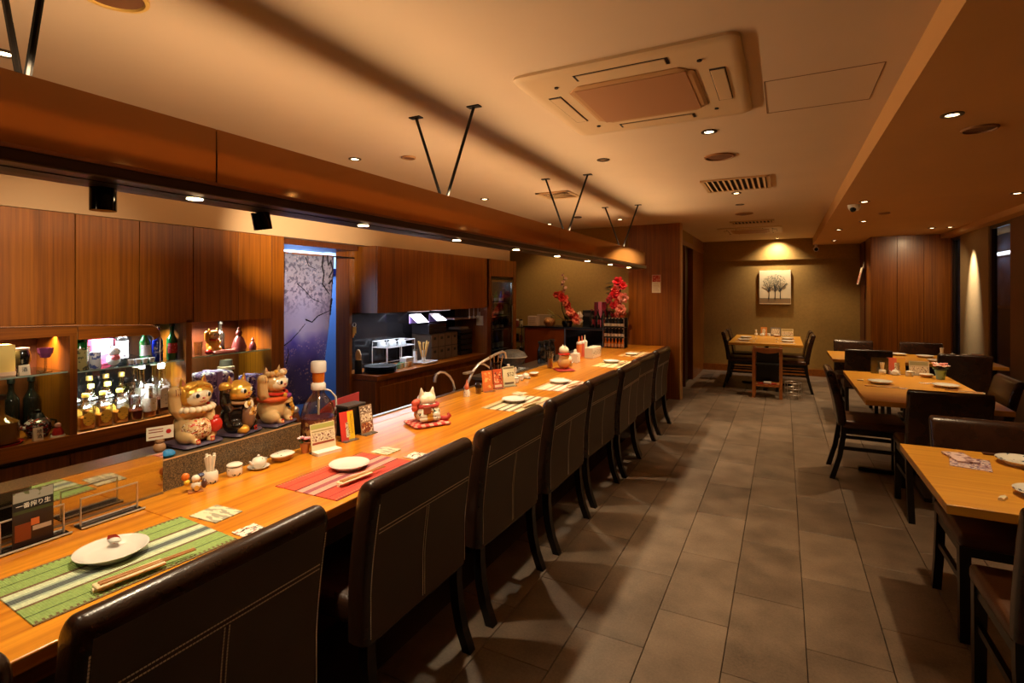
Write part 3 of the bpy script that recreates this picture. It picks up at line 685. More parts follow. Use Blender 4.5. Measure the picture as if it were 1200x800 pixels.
# dispenser bottle
db = thing('dispenser_bottle', 'huge amber liquor bottle with a white dispenser cap behind the tent card', 'bottle', (-2.085, 1.905, ZT+.001))
obj('glass_body', lathe(nb(), [(0, 0), (.078, 0), (.085, .01), (.085, .13), (.07, .185), (.04, .225), (.03, .24), (.03, .26), (0, .262)], 32), thin('bottle_glass_clear', (226, 216, 200), .14), db, True)
obj('liquor', lathe(nb(), [(0, .006), (.078, .008), (.080, .015), (.080, .12), (0, .121)], 32), DARKL, db, True)
obj('dispenser_cap', lathe(nb(), [(0, .258), (.034, .258), (.036, .262), (.036, .283), (.03, .292), (.026, .292), (.026, .296), (0, .296)], 28), WHITE, db, True)
obj('measure_chamber', lathe(nb(), [(0, .296), (.026, .296), (.03, .31), (.03, .345), (0, .346)], 28), AMBERL, db, True)
obj('top_cap', lathe(nb(), [(0, .345), (.036, .345), (.038, .35), (.038, .392), (.034, .4), (0, .402)], 28), WHITE, db, True)
obj('pipe', rod(nb(), (0, 0, .13), (0, 0, .258), .006), WHITE, db)
obj('carry_handle', tube(nb(), [(.0, .03, .255), (.0, .075, .24), (0, .115, .20), (0, .12, .15), (0, .087, .10)], .005, 8), WHITE, db, True)
obj('label_sheet', lathe(nb(), [(.0852, .025), (.0862, .025), (.0862, .12), (.0852, .12)], 32), blotch('bottle_label_dark', (120, 60, 36), [(60, 24, 16), (196, 150, 90)], 30, .5), db)
sp = thing('silver_pourer', 'tall silver shaker with a round top beside the huge bottle', 'shaker', (-2.145, 1.812, ZT+.002))
obj('body', lathe(nb(), [(0, 0), (.024, 0), (.024, .13), (.016, .15), (0, .15)], 20), M('pourer_brown', (110, 60, 36), .3, metal=.4), sp, True)
obj('ball_top', ell(nb(), (0, 0, .165), .019), CHROME, sp, True)
t = thing('prep_ledge', 'narrow dark work ledge just behind the near half of the bar', 'ledge', (-2.31, 2.9, 0)); obj('top', B(-.10, .10, -1.08, 1.08, .63, .665), STEEL, t); obj('body', B(-.09, .09, -1.05, 1.05, 0, .63), WOODD, t)
pk = thing('pink_folder', 'pinkish red folder leaning behind the menu cards', 'folder', (-2.25, 2.2, .6655))
obj('cover', prism(nb(), [(-.2, 0), (.16, 0), (.16, .22), (-.05, .205), (-.2, .135)], 'x', -.004, .004), M('pink_cover', (170, 60, 66), .5), pk)
obj('page_block', prism(nb(), [(-.19, .005), (.15, .005), (.15, .21), (-.05, .195), (-.19, .125)], 'x', -.014, -.0045), PAPER, pk)
bx = thing('black_box', 'black menu box with a grey lid behind the red and yellow card', 'box', (-2.03, 2.078, ZT+.001))
obj('body', B(-.04, .04, -.07, .06, 0, .15, bev=.003), BLACK, bx); obj('lid', B(-.042, .042, -.072, .062, .15, .16, bev=.002), M('grey_lid', (70, 60, 54), .4), bx)
gj = thing('glass_jar', 'clear glass jar with a dark lid beside the brown drinks card', 'jar', (-2.06, 2.2, ZT+.001))
obj('body', lathe(nb(), [(0, 0), (.03, 0), (.032, .005), (.032, .09), (.026, .1), (0, .1)], 24), thin('smoky_glass', (170, 150, 130), .2), gj, True); obj('lid', lathe(nb(), [(0, .1), (.028, .1), (.028, .115), (0, .116)], 24), BLACK, gj, True)

# ------------------------------------------------------------------ little counter ceramics
def lidpot(loc, label):
    t = thing('condiment_pot', label, 'pot', loc)
    obj('body', lathe(nb(), [(0, 0), (.026, 0), (.029, .006), (.029, .036), (.028, .038), (0, .038)], 28), CERDOT, t, True)
    obj('lid', lathe(nb(), [(0, .038), (.030, .038), (.030, .044), (.02, .05), (0, .051)], 28), CERDOT, t, True)
    obj('rim_band', lathe(nb(), [(.0295, .037), (.0304, .0375), (.0304, .0395), (.0295, .040)], 28), INK, t, True)
    return t
lidpot((-2.0, 1.39, ZT), 'round dotted ceramic pot with a lid between the toothpicks and the teapot')
tp = thing('toothpick_holder', 'dotted ceramic holder full of white paper toothpick sleeves below the first lucky cat', 'toothpick holder', (-2.005, 1.29, ZT))
obj('cup', lathe(nb(), [(0, 0), (.025, 0), (.028, .005), (.028, .04), (.022, .048), (.0215, .048), (.02, .042), (0, .04)], 28), CERDOT, tp, True)
for k in range(9):
    a = k*2*PI/9; r = .012 if k else 0
    obj('paper_sleeve', rod(nb(), (r*.6*math.cos(a), r*.6*math.sin(a), .041), (r*1.3*math.cos(a), r*1.3*math.sin(a), .10+.006*(k % 3)), .0055, n=6), PAPER, tp)
st = thing('sauce_teapot', 'tiny dotted white teapot for sauce on a small saucer', 'teapot', (-1.985, 1.49, ZT))
obj('saucer', lathe(nb(), [(0, 0), (.025, 0), (.042, .008), (.044, .011), (.04, .011), (.024, .005), (0, .005)], 28), CERAM, st, True)
obj('pot', lathe(nb(), [(0, .0055), (.022, .0055), (.029, .018), (.029, .03), (.022, .043), (.012, .048), (0, .049)], 28), CERDOT, st, True)
obj('lid_knob', ell(nb(), (0, 0, .053), .006), CERAM, st, True)
obj('spout', tube(nb(), [(0, -.024, .02), (0, -.036, .028), (0, -.042, .04)], [.009, .006, .004], 8), CERAM, st, True)
obj('handle', tube(nb(), [(0, .026, .036), (0, .038, .034), (0, .036, .02), (0, .027, .016)], .0035, 8), CERAM, st, True)
dd = thing('covered_dish', 'shallow oval ceramic dish with a painted lid right of the teapot', 'dish', (-1.985, 1.61, ZT))
obj('bowl', loft(nb(), [rrect(.022, .03, .02, 0), rrect(.032, .045, .03, .012), rrect(.036, .052, .034, .024)]), M('brown_stoneware', (150, 110, 80), .4), dd, True)
obj('lid', loft(nb(), [rrect(.037, .053, .035, .024), rrect(.038, .054, .036, .029), rrect(.03, .045, .028, .034)]), CERDOT, dd, True)
def posy(loc, label, cols, s=1, pot=(190, 120, 70), name='flower_posy', nfl=9):
    t = thing(name, label, 'flowers', loc, 0, None, s)
    obj('pot', lathe(nb(), [(0, 0), (.016, 0), (.024, .045), (.021, .045), (0, .04)], 20), M('pot_%d_%d_%d' % pot, pot, .5), t, True)
    for k in range(nfl):
        a = k*2.4; r = .006+.022*(k/nfl)**.5; c = cols[k % len(cols)]
        f = nb(); p = Vector((r*math.cos(a), r*math.sin(a), .062+.014*random.random()))
        for j in range(5):
            b_ = a+j*2*PI/5; ell(f, p+Vector((.006*math.cos(b_), .006*math.sin(b_), .001)), (.006, .0045, .003), Matrix.Rotation(b_, 4, 'Z') @ Matrix.Rotation(R(-30), 4, 'Y'), 8, 5)
        obj('flower', f, M('petal_%d_%d_%d' % c, c, .6), t, True)
        if k % 2 == 0: obj('leaf', ell(nb(), (1.25*p.x, 1.25*p.y, .052), (.011, .005, .002), Matrix.Rotation(a, 4, 'Z'), 8, 5), M('leaf_green', (52, 84, 40), .5), t, True)
    return t
posy((-1.985, 1.735, ZT), 'tiny pot of pale pink flowers between the covered dish and the tent card', [(226, 170, 170), (236, 206, 206), (200, 120, 130)])
# small figurine with balloon hands
fg = thing('small_figurine', 'tiny painted figurine with an orange balloon at the granite ledge foot', 'figurine', (-1.965, 1.205, ZT), R(-25))
obj('base', B(-.016, .02, -.024, .026, 0, .006, bev=.002), M('fig_base', (176, 110, 60), .4), fg)
b = nb(); ell(b, (0, .004, .022), (.014, .018, .018)); obj('body', b, M('fig_white', (222, 210, 190), .3), fg, True)
obj('head', ell(nb(), (0, .004, .049), (.014, .016, .014)), M('fig_white', (222, 210, 190), .3), fg, True)
obj('cap', ell(nb(), (-.002, .02, .058), (.012, .012, .007)), M('fig_blue', (60, 70, 100), .3), fg, True)
obj('balloon', ell(nb(), (-.004, -.030, .060), (.011, .014, .015)), M('fig_orange', (206, 110, 40), .3), fg, True)
obj('lower_balloon', ell(nb(), (0, -.026, .040), (.009, .010, .011)), M('fig_yellow', (230, 190, 60), .3), fg, True)
obj('side_friend', ell(nb(), (.004, .030, .026), (.012, .010, .018)), M('fig_dark', (90, 60, 50), .3), fg, True)
obj('drum', rod(nb(), (.014, .004, .018), (.022, .004, .018), .009), M('fig_gold', (210, 160, 70), .3), fg)

# ------------------------------------------------------------------ lucky cats
GOLD = M('gold_glaze', (220, 168, 66), .28, coat=.3, metal=.5); CREAMG = M('cream_glaze', (206, 170, 116), .1, coat=.9)
IVORY = M('ivory_glaze', (236, 220, 186), .2, coat=.4); BLKGL = M('black_glaze', (26, 18, 14), .15, coat=.5); REDG = M('red_glaze', (186, 40, 26), .25, coat=.3)
PURP = M('purple_glaze', (126, 48, 110), .3)
FLOR = blotch('flower_glaze', (214, 180, 126), [(110, 66, 30), (190, 60, 46), (236, 220, 190)], 70, .12, .57)
def cat(name, label, loc, rz, sc, bodym, headm, facem, bibm, extras, armup=True, base=True, bandm=None, backface=False):
    t = thing(name, label, 'figurine', loc, rz, None, sc)
    b = nb()
    ell(b, (-.005, 0, .072), (.062, .072, .074)); ell(b, (.0, 0, .125), (.05, .06, .05))
    ell(b, (.022, .046, .036), (.052, .03, .034)); ell(b, (.022, -.046, .036), (.052, .03, .034))
    ell(b, (.066, .03, .014), (.02, .016, .014)); ell(b, (.066, -.03, .014), (.02, .016, .014))
    tube(b, [(.03, .052, .12), (.055, .04, .10), (.066, .03, .105)], [.02, .018, .018])
    if armup: tube(b, [(.0, -.05, .12), (.005, -.074, .15), (.006, -.08, .2)], [.026, .026, .023]); ell(b, (.008, -.079, .215), (.026, .024, .026))
    fuse(obj('body', b, bodym, t, True), .005)
    b = nb(); ell(b, (.008, 0, .192), (.056, .068, .052)); ell(b, (.045, 0, .178), (.022, .03, .018))
    for s in (-1, 1): loft(b, [[(x, s*(.022+y), z) for x, y, z in ((-.012, 0, .22), (.014, 0, .222), (.010, .04, .21), (-.012, .04, .205))], [(x*.2, s*(.046+y*.1), .272) for x, y in ((-.012, 0), (.014, 0), (.01, .04), (-.012, .04))]])
    fuse(obj('head', b, headm, t, True), .004, 3)
    f = obj('face', ell(nb(), (.028, 0, .188), (.041, .056, .039)), facem, t, True)
    for s in (-1, 1):
        obj('eye', ell(nb(), (.061, s*.025, .197), (.007, .015, .012), Matrix.Rotation(R(s*22), 4, 'Z')), M('eye_white', (230, 226, 210), .15), f, True)
        obj('pupil', ell(nb(), (.0668, s*.024, .197), (.004, .007, .009), Matrix.Rotation(R(s*22), 4, 'Z')), INK, f, True)
        obj('ear_lining', loft(nb(), [[(.0145, s*.029, .226), (.0135, s*.053, .217), (.0115, s*.053, .216)], [(.0045, s*.0462, .262), (.004, s*.047, .262), (.0035, s*.0466, .262)]]), M('ear_pink', (206, 120, 90), .4), t)
    obj('nose', ell(nb(), (.0685, 0, .186), (.005, .006, .004)), M('nose_pink', (180, 70, 60), .3), f, True)
    obj('mouth', tube(nb(), [(.063, -.014, .172), (.067, -.006, .169), (.0675, 0, .173), (.067, .006, .169), (.063, .014, .172)], .0016, 6), M('mouth_red', (150, 50, 40), .4), f, True)
    col = nb(); tube(col, [(.01+.052*math.cos(a), .058*math.sin(a), .148-.008*math.cos(a)) for a in [2*PI*k/24 for k in range(25)]], .008, 8); obj('collar', col, bandm or REDG, t, True)
    obj('bell', ell(nb(), (.066, 0, .134), .012), GOLD, t, True)
    if bibm: obj('bib', ell(nb(), (.032, 0, .118), (.034, .05, .026)), bibm, t, True)
    for (s, y) in ((1, .03), (1, -.03)):
        for k in (-1, 0, 1): obj('claw_line', rod(nb(), (.084-.001*abs(k)*3, y+.006*k, .008), (.078, y+.006*k, .026), .0026, n=6), REDG, t)
    if armup:
        for k in (-1, 0, 1): obj('paw_line', rod(nb(), (.032, -.079+.008*k, .205), (.028, -.079+.008*k, .23), .0018, n=5), M('paw_brown', (120, 70, 50), .4), t)
    if base: obj('cushion', loft(nb(), [rrect(.075, .078, .02, -.006), rrect(.085, .084, .02, .0), rrect(.08, .08, .02, .008)]), M('cushion_purple', (70, 56, 74), .5), t, True)
    for e in extras: e(t)
    return t
def koban(t):
    b = ell(nb(), (.074, .018, .085), (.008, .026, .04), Matrix.Rotation(R(12), 4, 'Y')); obj('gold_coin', b, blotch('coin_print', (200, 150, 70), [(110, 60, 30), (226, 200, 150)], 40, .25), t, True)
def pouch(t):
    b = nb(); ell(b, (.07, .05, .068), (.02, .028, .03)); ell(b, (.07, .05, .098), (.012, .016, .01)); obj('red_pouch', b, REDG, t, True)
def bow(t):
    b = nb(); ell(b, (.022, -.028, .232), (.028, .034, .014), Matrix.Rotation(R(24), 4, 'X')); ell(b, (.022, .028, .232), (.028, .034, .014), Matrix.Rotation(R(-24), 4, 'X')); ell(b, (.04, 0, .236), (.014, .016, .013)); ell(b, (.01, .055, .205), (.03, .016, .03)); ell(b, (.01, -.052, .205), (.03, .016, .03)); obj('head_scarf', b, GOLD, t, True)
def ruff(t):
    b = nb()
    for k in range(9):
        a = R(-80+20*k); ell(b, (.014+.056*math.cos(a), .064*math.sin(a), .142), (.016, .014, .013), None, 10, 6)
    obj('ruff', b, IVORY, t, True)
def crown(t):
    b = nb()
    for k in range(7):
        a = R(-90+30*k); ell(b, (.012+.036*math.cos(a), .05*math.sin(a), .238), (.016, .014, .014), None, 10, 6)
    obj('flower_crown', b, CREAMG, t, True)
    for s, c in ((-1, GOLD), (0, IVORY), (1, M('crown_pink', (226, 160, 140), .3))): obj('crown_jewel', ell(nb(), (.05-.01*abs(s), s*.028, .244), .013), c, t, True)
def sash(t):
    b = nb(); tube(b, [(.0+.058*math.cos(a), .068*math.sin(a), .118) for a in [R(-120+10*k) for k in range(25)]], .013, 8); obj('orange_sash', b, M('orange_glaze', (206, 86, 36), .3), t, True)
    obj('purple_bow', ell(nb(), (.062, .03, .126), (.014, .022, .014)), PURP, t, True)
def florals(t):
    b = ell(nb(), (.03, -.004, .06), (.056, .062, .05)); obj('painted_flowers', b, FLOR, t, True)
def chain(t):
    for k in range(7): obj('gold_bead', ell(nb(), (.074-.003*abs(k-3), .048+.006*math.sin(k), .03+.013*k), .010), GOLD, t, True)
def medal(t):
    for y in (-.012, .016): obj('medallion', lathe(nb(), [(0, 0), (.014, 0), (.016, .004), (.010, .006), (0, .004)], 20), IVORY, t, True, loc=(.064, y, .132), rot=(0, R(80), 0))
def paw_gold(t):
    obj('gold_foot', ell(nb(), (.062, -.034, .022), (.032, .028, .022)), GOLD, t, True)
    obj('gold_paw', ell(nb(), (.006, -.079, .222), (.028, .026, .024)), GOLD, t, True)
    obj('striped_front', ell(nb(), (.052, .012, .07), (.03, .036, .06)), M('brown_stripes', (120, 84, 60), .3), t, True)
ZL = .855
cat('lucky_cat', 'cream beckoning lucky cat with a gold head scarf and red pouch on the granite ledge', (-2.19, 1.335, ZL), R(2), 1.02, CREAMG, GOLD, IVORY, None, [bow, ruff, florals, pouch])
cat('lucky_cat', 'black beckoning lucky cat with a gold face between the two cream cats', (-2.18, 1.525, ZL), R(14), .95, BLKGL, GOLD, M('gold_face', (224, 176, 80), .25, coat=.4), None, [koban, medal, paw_gold], bandm=M('tan_collar', (150, 110, 70), .4))
cat('lucky_cat', 'ivory lucky cat with a flower crown and orange sash at the ledge end', (-2.18, 1.712, ZL), R(14), 1.0, CREAMG, CREAMG, IVORY, None, [crown, sash, chain])
# counter cats
def checker():
    m = bpy.data.materials.new('red_checker_cloth'); MC['red_checker'] = m; t, b = nt(m); tc = t.nodes.new('ShaderNodeTexCoord'); c = t.nodes.new('ShaderNodeTexChecker')
    c.inputs['Scale'].default_value = 42; c.inputs['Color1'].default_value = C(190, 44, 34); c.inputs['Color2'].default_value = C(226, 160, 130)
    t.links.new(tc.outputs['Object'], c.inputs['Vector']); t.links.new(c.outputs[0], b.inputs['Base Color']); b.inputs['Roughness'].default_value = .8; return m
CHK = checker()
PAINTC = blotch('painted_cat_white', (224, 214, 188), [(60, 70, 50), (176, 110, 50)], 34, .25, .6)
lc = thing('seated_cat_statue', 'white cat statue with pointed ears and red bow on a checked cushion, seen from behind', 'figurine', (-1.80, 2.43, ZT), R(150))
obj('cushion', loft(nb(), [rrect(.075, .085, .02, 0), rrect(.095, .11, .02, .008), rrect(.095, .11, .02, .014), rrect(.07, .08, .03, .022)]), CHK, lc, True)
b = nb(); ell(b, (0, 0, .065), (.066, .078, .056)); ell(b, (.0, 0, .095), (.05, .06, .04)); fuse(obj('body', b, PAINTC, lc, True), .005)
b = nb(); ell(b, (.012, 0, .135), (.05, .056, .044))
for s in (-1, 1): loft(b, [[(x, s*(.012+y), z) for x, y, z in ((-.012, 0, .16), (.016, 0, .164), (.012, .038, .15), (-.012, .038, .146))], [(x*.15, s*(.034+y*.1), .212) for x, y in ((-.012, 0), (.016, 0), (.012, .038), (-.012, .038))]])
fuse(obj('head', b, IVORY, lc, True), .004, 2)
b = nb(); tube(b, [(.008+.056*math.cos(a), .064*math.sin(a), .108) for a in [2*PI*k/24 for k in range(25)]], .011, 8); obj('collar', b, M('red_cord', (170, 50, 40), .6), lc, True)
b = nb(); ell(b, (-.02, .078, .128), (.018, .024, .022)); ell(b, (-.025, .085, .104), (.014, .018, .02)); ell(b, (-.015, .066, .14), (.014, .016, .014)); obj('bow', b, M('coral_bow', (206, 84, 60), .5), lc, True)
obj('plaque', B(-.075, -.068, .008, .052, .075, .112, bev=.002), M('plaque_brown', (140, 74, 50), .4), lc)
for y, c in ((.045, IVORY), (-.03, IVORY), (.012, GOLD)):
    b = nb(); ell(b, (-.062, y, .06), (.014, .022, .02)); ell(b, (-.062, y, .044), (.016, .026, .016)); obj('painted_kitten', b, c if c is GOLD else CERDOT, lc, True)
obj('tail', tube(nb(), [(-.03, -.07, .03), (-.055, -.10, .03), (-.05, -.115, .045), (-.035, -.115, .05)], [.016, .014, .012, .009], 8), M('red_cord', (170, 50, 40), .6), lc, True)
lc2 = thing('seated_cat_statue', 'white and gold cat statue on a red cushion further down the bar', 'figurine', (-1.87, 4.70, ZT), R(40))
obj('cushion', loft(nb(), [rrect(.075, .09, .02, 0), rrect(.09, .105, .02, .007), rrect(.07, .085, .03, .016)]), M('red_cloth', (156, 34, 24), .7), lc2, True)
b = nb(); ell(b, (0, 0, .075), (.06, .066, .066)); ell(b, (0, .0, .13), (.05, .056, .05)); tube(b, [(0, .045, .13), (.01, .075, .14), (.015, .08, .11), (.02, .085, .03)], .017); fuse(obj('body', b, M('honey_glaze', (206, 160, 96), .25, coat=.3), lc2, True), .005)
b = nb(); ell(b, (.0, 0, .19), (.048, .056, .045)); 
for s in (-1, 1): loft(b, [[(x, s*(.014+y), z) for x, y, z in ((-.01, 0, .215), (.012, 0, .217), (.01, .034, .205), (-.01, .034, .203))], [(0, s*.038, .25), (.002, s*.038, .25), (.002, s*.04, .25), (0, s*.04, .25)]])
fuse(obj('head', b, IVORY, lc2, True), .004, 2)
obj('collar', tube(nb(), [(.05*math.cos(a), .058*math.sin(a), .158) for a in [2*PI*k/20 for k in range(21)]], .009, 8), REDG, lc2, True)
obj('cloth_bib', ell(nb(), (.05, 0, .1), (.03, .04, .04)), IVORY, lc2, True)
for s in (-1, 1): obj('eye', ell(nb(), (.044, s*.02, .196), (.005, .007, .006)), INK, lc2, True)
# ledge sign and blue ball
t = thing('price_sign_holder', 'little cat shaped holder with a cream price card on the ledge beside the lucky cats', 'sign', (-2.185, 1.20, .848), R(-20))
b = nb(); ell(b, (0, 0, .02), (.018, .022, .022)); ell(b, (0, 0, .048), (.016, .018, .016)); obj('figure', b, M('sign_cat', (176, 130, 90), .4), t, True)
obj('card', B(.012, .014, -.045, .045, .055, .105), PAPER, t)
for z in (.095, .085, .066): obj('writing', B(.014, .0145, -.038, .01, z-.002, z+.002), M('writing_brown', (150, 80, 60), .6), t)
obj('stamp_print', rod(nb(), (.014, .028, .082), (.0146, .028, .082), .009), INKR, t)
t = thing('blue_ball', 'shiny blue glass ball on the granite ledge edge', 'ball', (-2.10, 1.185, .847))
obj('ball', lathe(nb(), [(0, 0), (.018, .001), (.025, .01), (.022, .02), (.012, .027), (0, .029)], 24), M('blue_ball', (40, 120, 176), .15, coat=.5), t, True)

# ================================================================== BACK BAR SHELVES (left)
sh = thing('back_bar_shelf', 'teak back bar shelf unit with three open bays and glass shelves', 'shelf unit', (-3.4, 1.4, 0))
def SB(*a, **k):    # boxes given in world coordinates, stored in the unit's own
    return box(nb(), a[0]+3.4, a[1]+3.4, a[2]-1.4, a[3]-1.4, a[4], a[5], **k)
obj('bottom_board', SB(-3.78, -3.4, .2, 2.73, .635, .71, bev=.002), WOODH, sh)
for y0, y1 in ((.2, .78), (.784, 1.43), (1.434, 2.08), (2.084, 2.73)): obj('lower_door', SB(-3.465, -3.445, y0, y1, .05, .60, bev=.002), WOODP, sh)
obj('lower_carcass', SB(-3.78, -3.466, .2, 2.73, .0, .635), WOODD, sh)
obj('divider', SB(-3.78, -3.4, 1.412, 1.445, .71, 1.30), WOODP, sh)
obj('divider', SB(-3.78, -3.4, 2.028, 2.066, .71, 1.30), WOODP, sh)
obj('end_post', SB(-3.95, -3.4, 2.662, 2.772, 0, 1.904, bev=.002), WOODP, sh)
obj('top_rail', SB(-3.78, -3.395, .2, 1.44, 1.245, 1.308), WOODH, sh)
obj('back_panel', SB(-3.80, -3.78, .2, 1.43, .71, 1.30), WOODD, sh)
obj('back_panel', SB(-3.80, -3.78, 1.43, 2.05, .71, 1.30), M('smoked_mirror', (70, 64, 60), .06, metal=.9), sh)
obj('back_panel', SB(-3.80, -3.78, 2.05, 2.662, .71, 1.30), WOODD, sh)
# rounded display surround with its bright edge
arc = [(1.795+.07*math.sin(R(a)), 1.212+.07*math.cos(R(a))) for a in range(0, 91, 15)]
pts = [(1.12, 1.308)]+[(1.445, 1.299)]+arc+[(1.866, 1.03)]
obj('display_edge', tube(nb(), [(.012, y-1.4, z) for y, z in pts], .0035, 8), M('bright_edge', (230, 190, 160), .2, metal=.8), sh, True)
b = nb(); outer = [(1.446, 1.296)]+arc; inner = [(1.446, 1.222)]+[(1.795+.035*math.sin(R(a)), 1.187+.035*math.cos(R(a))) for a in range(0, 91, 15)]
for (p, q, r_, s_) in zip(outer, outer[1:], inner[1:], inner): loft(b, [[(x, y-1.4, z) for y, z in (p, q, r_, s_)] for x in (.0, .01)])
obj('display_band', b, WOODH, sh)
for y0, y1, z in ((.2, 1.41, 1.052), (1.447, 2.026, 1.044), (2.068, 2.66, 1.052)): obj('edge', SB(-3.42, -3.417, y0, y1, z-.005, z+.003), M('lit_edge_tint', (150, 176, 170), .15), obj('glass_shelf', SB(-3.775, -3.42, y0, y1, z-.005, z+.003), SHELFG, sh))  # opaque pale strips put the lit look of the glass edges into colour
wc = thing('wall_cabinet', 'row of tall teak wall cabinet doors above the back bar bottles', 'cabinet', (-3.4, 1.4, 0))
obj('carcass', SB(-3.95, -3.42, .2, 2.66, 1.31, 1.904), WOODD, wc)
YS = [.2, .47, .79, 1.112, 1.436, 1.755, 2.075, 2.392, 2.66]
for i, (a, b_) in enumerate(zip(YS, YS[1:])):
    obj('door', SB(-3.42, -3.4, a+.0022, b_-.0022, 1.31 if b_ < 1.5 else 1.283, 1.902, bev=.0015, seg=1), WOODP, wc)
lamp('AREA', (-3.56, 1.70, 1.27), 20.0, COOL, (-3.60, 1.70, .8), .5, sy=.04, name='shelf_light')
lamp('AREA', (-3.47, 1.72, 1.035), 9.0, COOL, (-3.56, 1.72, .75), .5, sy=.02, name='shelf_light')  # added below the glass shelf to brighten the lower bottles
lamp('AREA', (-3.60, 2.34, 1.275), 15, NEUT, (-3.62, 2.34, .8), .4, sy=.04, name='shelf_light')
lamp('AREA', (-3.56, 1.25, 1.235), 8, WARM, (-3.6, 1.25, .8), .4, sy=.04, name='shelf_light')

def bottle(loc, label, h, r, shoulder, neck, glass, liquor=None, lab=None, capm=None, group=None, square=False, cat_='bottle', fill=.55, labz=(.18, .45), name='bottle'):
    t = thing(name, label, cat_, loc, 0, group)
    nr = neck
    if square:
        rings = [rrect(r*.96, r*.96, r*.3, 0), rrect(r, r, r*.3, .004), rrect(r, r, r*.3, h*shoulder)]
        for k in range(1, 6):
            a = k/5; s = r+(nr-r)*(math.sin(a*PI/2)); rings.append(rrect(s, s, s*(.3+.69*a), h*(shoulder+.14*a)))
        rings.append(rrect(nr, nr, nr*.99, h*.9)); obj('glass_body', loft(nb(), rings), glass, t, True)
        if liquor: obj('liquor', loft(nb(), [rrect(r*.9, r*.9, r*.28, .006), rrect(r*.9, r*.9, r*.28, h*shoulder*fill/.6)]), liquor, t, True)
    else:
        pr = [(0, 0), (r*.95, 0), (r, .006), (r, h*shoulder)]
        for k in range(1, 6):
            a = k/5; pr.append((r+(nr-r)*math.sin(a*PI/2)**1.2, h*(shoulder+.2*a)))
        pr += [(nr, h*.9), (nr*1.15, h*.905), (nr*1.15, h*.93), (0, h*.93)]
        obj('glass_body', lathe(nb(), pr, 24), glass, t, True)
        if liquor: obj('liquor', lathe(nb(), [(0, .006), (r*.9, .006), (r*.9, h*fill), (0, h*fill)], 24), liquor, t, True)
    if lab:
        if square: obj('label_sheet', B(r, r+.0008, -r*.62, r*.62, h*labz[0], h*labz[1], bev=.0003, seg=1), lab, t)
        else: 
            b = nb(); rr = r+.0008; n = 10
            v = [[b.verts.new((rr*math.cos(a), rr*math.sin(a), z)) for a in [R(-75+150*k/n) for k in range(n+1)]] for z in (h*labz[0], h*labz[1])]
            for k in range(n): b.faces.new([v[0][k], v[0][k+1], v[1][k+1], v[1][k]])
            obj('label_sheet', b, lab, t, True)
    obj('cap', lathe(nb(), [(0, h*.90), (nr*1.3, h*.90), (nr*1.3, h*.985), (nr*1.1, h), (0, h)], 20), capm or BLACK, t, True)
    return t
def oval(t, x, w, h, z, m):
    b = nb(); ell(b, (x, 0, z), (.0015, w, h), None, 6, 24); o = obj('oval_label', b, m, t, True); return o
YLAB = blotch('yellow_oval_print', (240, 200, 84), [(100, 64, 24)], 90, .5, .6, (1, .5, 1.6))
WLAB = blotch('white_label_print', (224, 216, 204), [(120, 110, 110)], 80, .5, .63, (1, .5, 1.6)); RLAB = blotch('red_label_print', (186, 44, 50), [(240, 220, 200)], 70, .5, .62); PLAB = blotch('grey_label_print', (190, 180, 180), [(96, 80, 90)], 60, .5, .6)
CG = thin('bottle_glass', (236, 234, 224), .2); YCAP = M('yellow_cap', (214, 190, 70), .4); WCAP = M('white_cap', (226, 214, 196), .4); GCAP = M('gold_cap', (200, 160, 80), .3, metal=.6)
ZB = .711
SQ = [(-3.475, 1.515, 'nearest the wooden divider'), (-3.475, 1.60, 'second from the wooden divider'), (-3.475, 1.685, 'third from the wooden divider')]
for x, y, w in SQ:
    t = bottle((x, y, ZB), 'square whisky bottle with a yellow oval label, front row, '+w, .20, .037, .62, .013, CG, AMBERL, None, YCAP, 'square yellow label whisky bottles', True, fill=.34); oval(t, .0375, .028, .038, .062, YLAB)
for x, y, w in ((-3.575, 1.50, 'behind the first square bottle'), (-3.575, 1.585, 'behind the second square bottle'), (-3.575, 1.67, 'behind the third square bottle'), (-3.67, 1.51, 'deepest in the bay by the divider')):
    t = bottle((x, y, ZB), 'yellow capped square whisky bottle '+w, .235, .037, .64, .013, CG, AMBERL, None, YCAP, 'square yellow label whisky bottles', True, fill=.34); oval(t, .0375, .028, .038, .07, YLAB)
t = bottle((-3.46, 1.765, ZB), 'squat cut crystal decanter of dark red liquor on the back bar', .15, .042, .5, .015, CG, DARKL, None, M('crystal_stopper', (230, 226, 220), .05, trans=.8), None, fill=.4)
t = bottle((-3.475, 1.845, ZB), 'round cream label whisky bottle right of the cut decanter', .20, .042, .62, .015, CG, AMBERL, YLAB if False else blotch('cream_label_print', (226, 210, 180), [(190, 150, 80)], 60, .5, .6), WCAP, None, fill=.2, labz=(.2, .6))
for i, (x, y, w) in enumerate(((-3.49, 1.925, 'in front, nearest the lucky cats'), (-3.58, 1.86, 'standing just behind the front one'), (-3.58, 1.985, 'close to the bay divider'), (-3.665, 1.868, 'deepest beside the round spirits bottles'), (-3.685, 1.985, 'against the bay divider'))):
    bottle((x, y, ZB), 'tall clear whisky bottle with a big white label '+w, .32, .036, .55, .014, CG, DARKL, WLAB, WCAP, 'tall white label whisky bottles', True, fill=.34, labz=(.14, .52))
for i, (x, y, w) in enumerate(((-3.67, 1.62, 'second'), (-3.68, 1.71, 'third'), (-3.67, 1.79, 'fourth'))):
    bottle((x, y, ZB), 'round spirits bottle deep in the lit bay, %s from the divider' % w, .27, .035, .6, .013, CG, AMBERL, PLAB, GCAP, 'deep row bottles', fill=.4)
for x, y, w in ((-3.60, 1.76, 'behind the decanter'), (-3.57, 1.775, 'behind the decanter')): pass
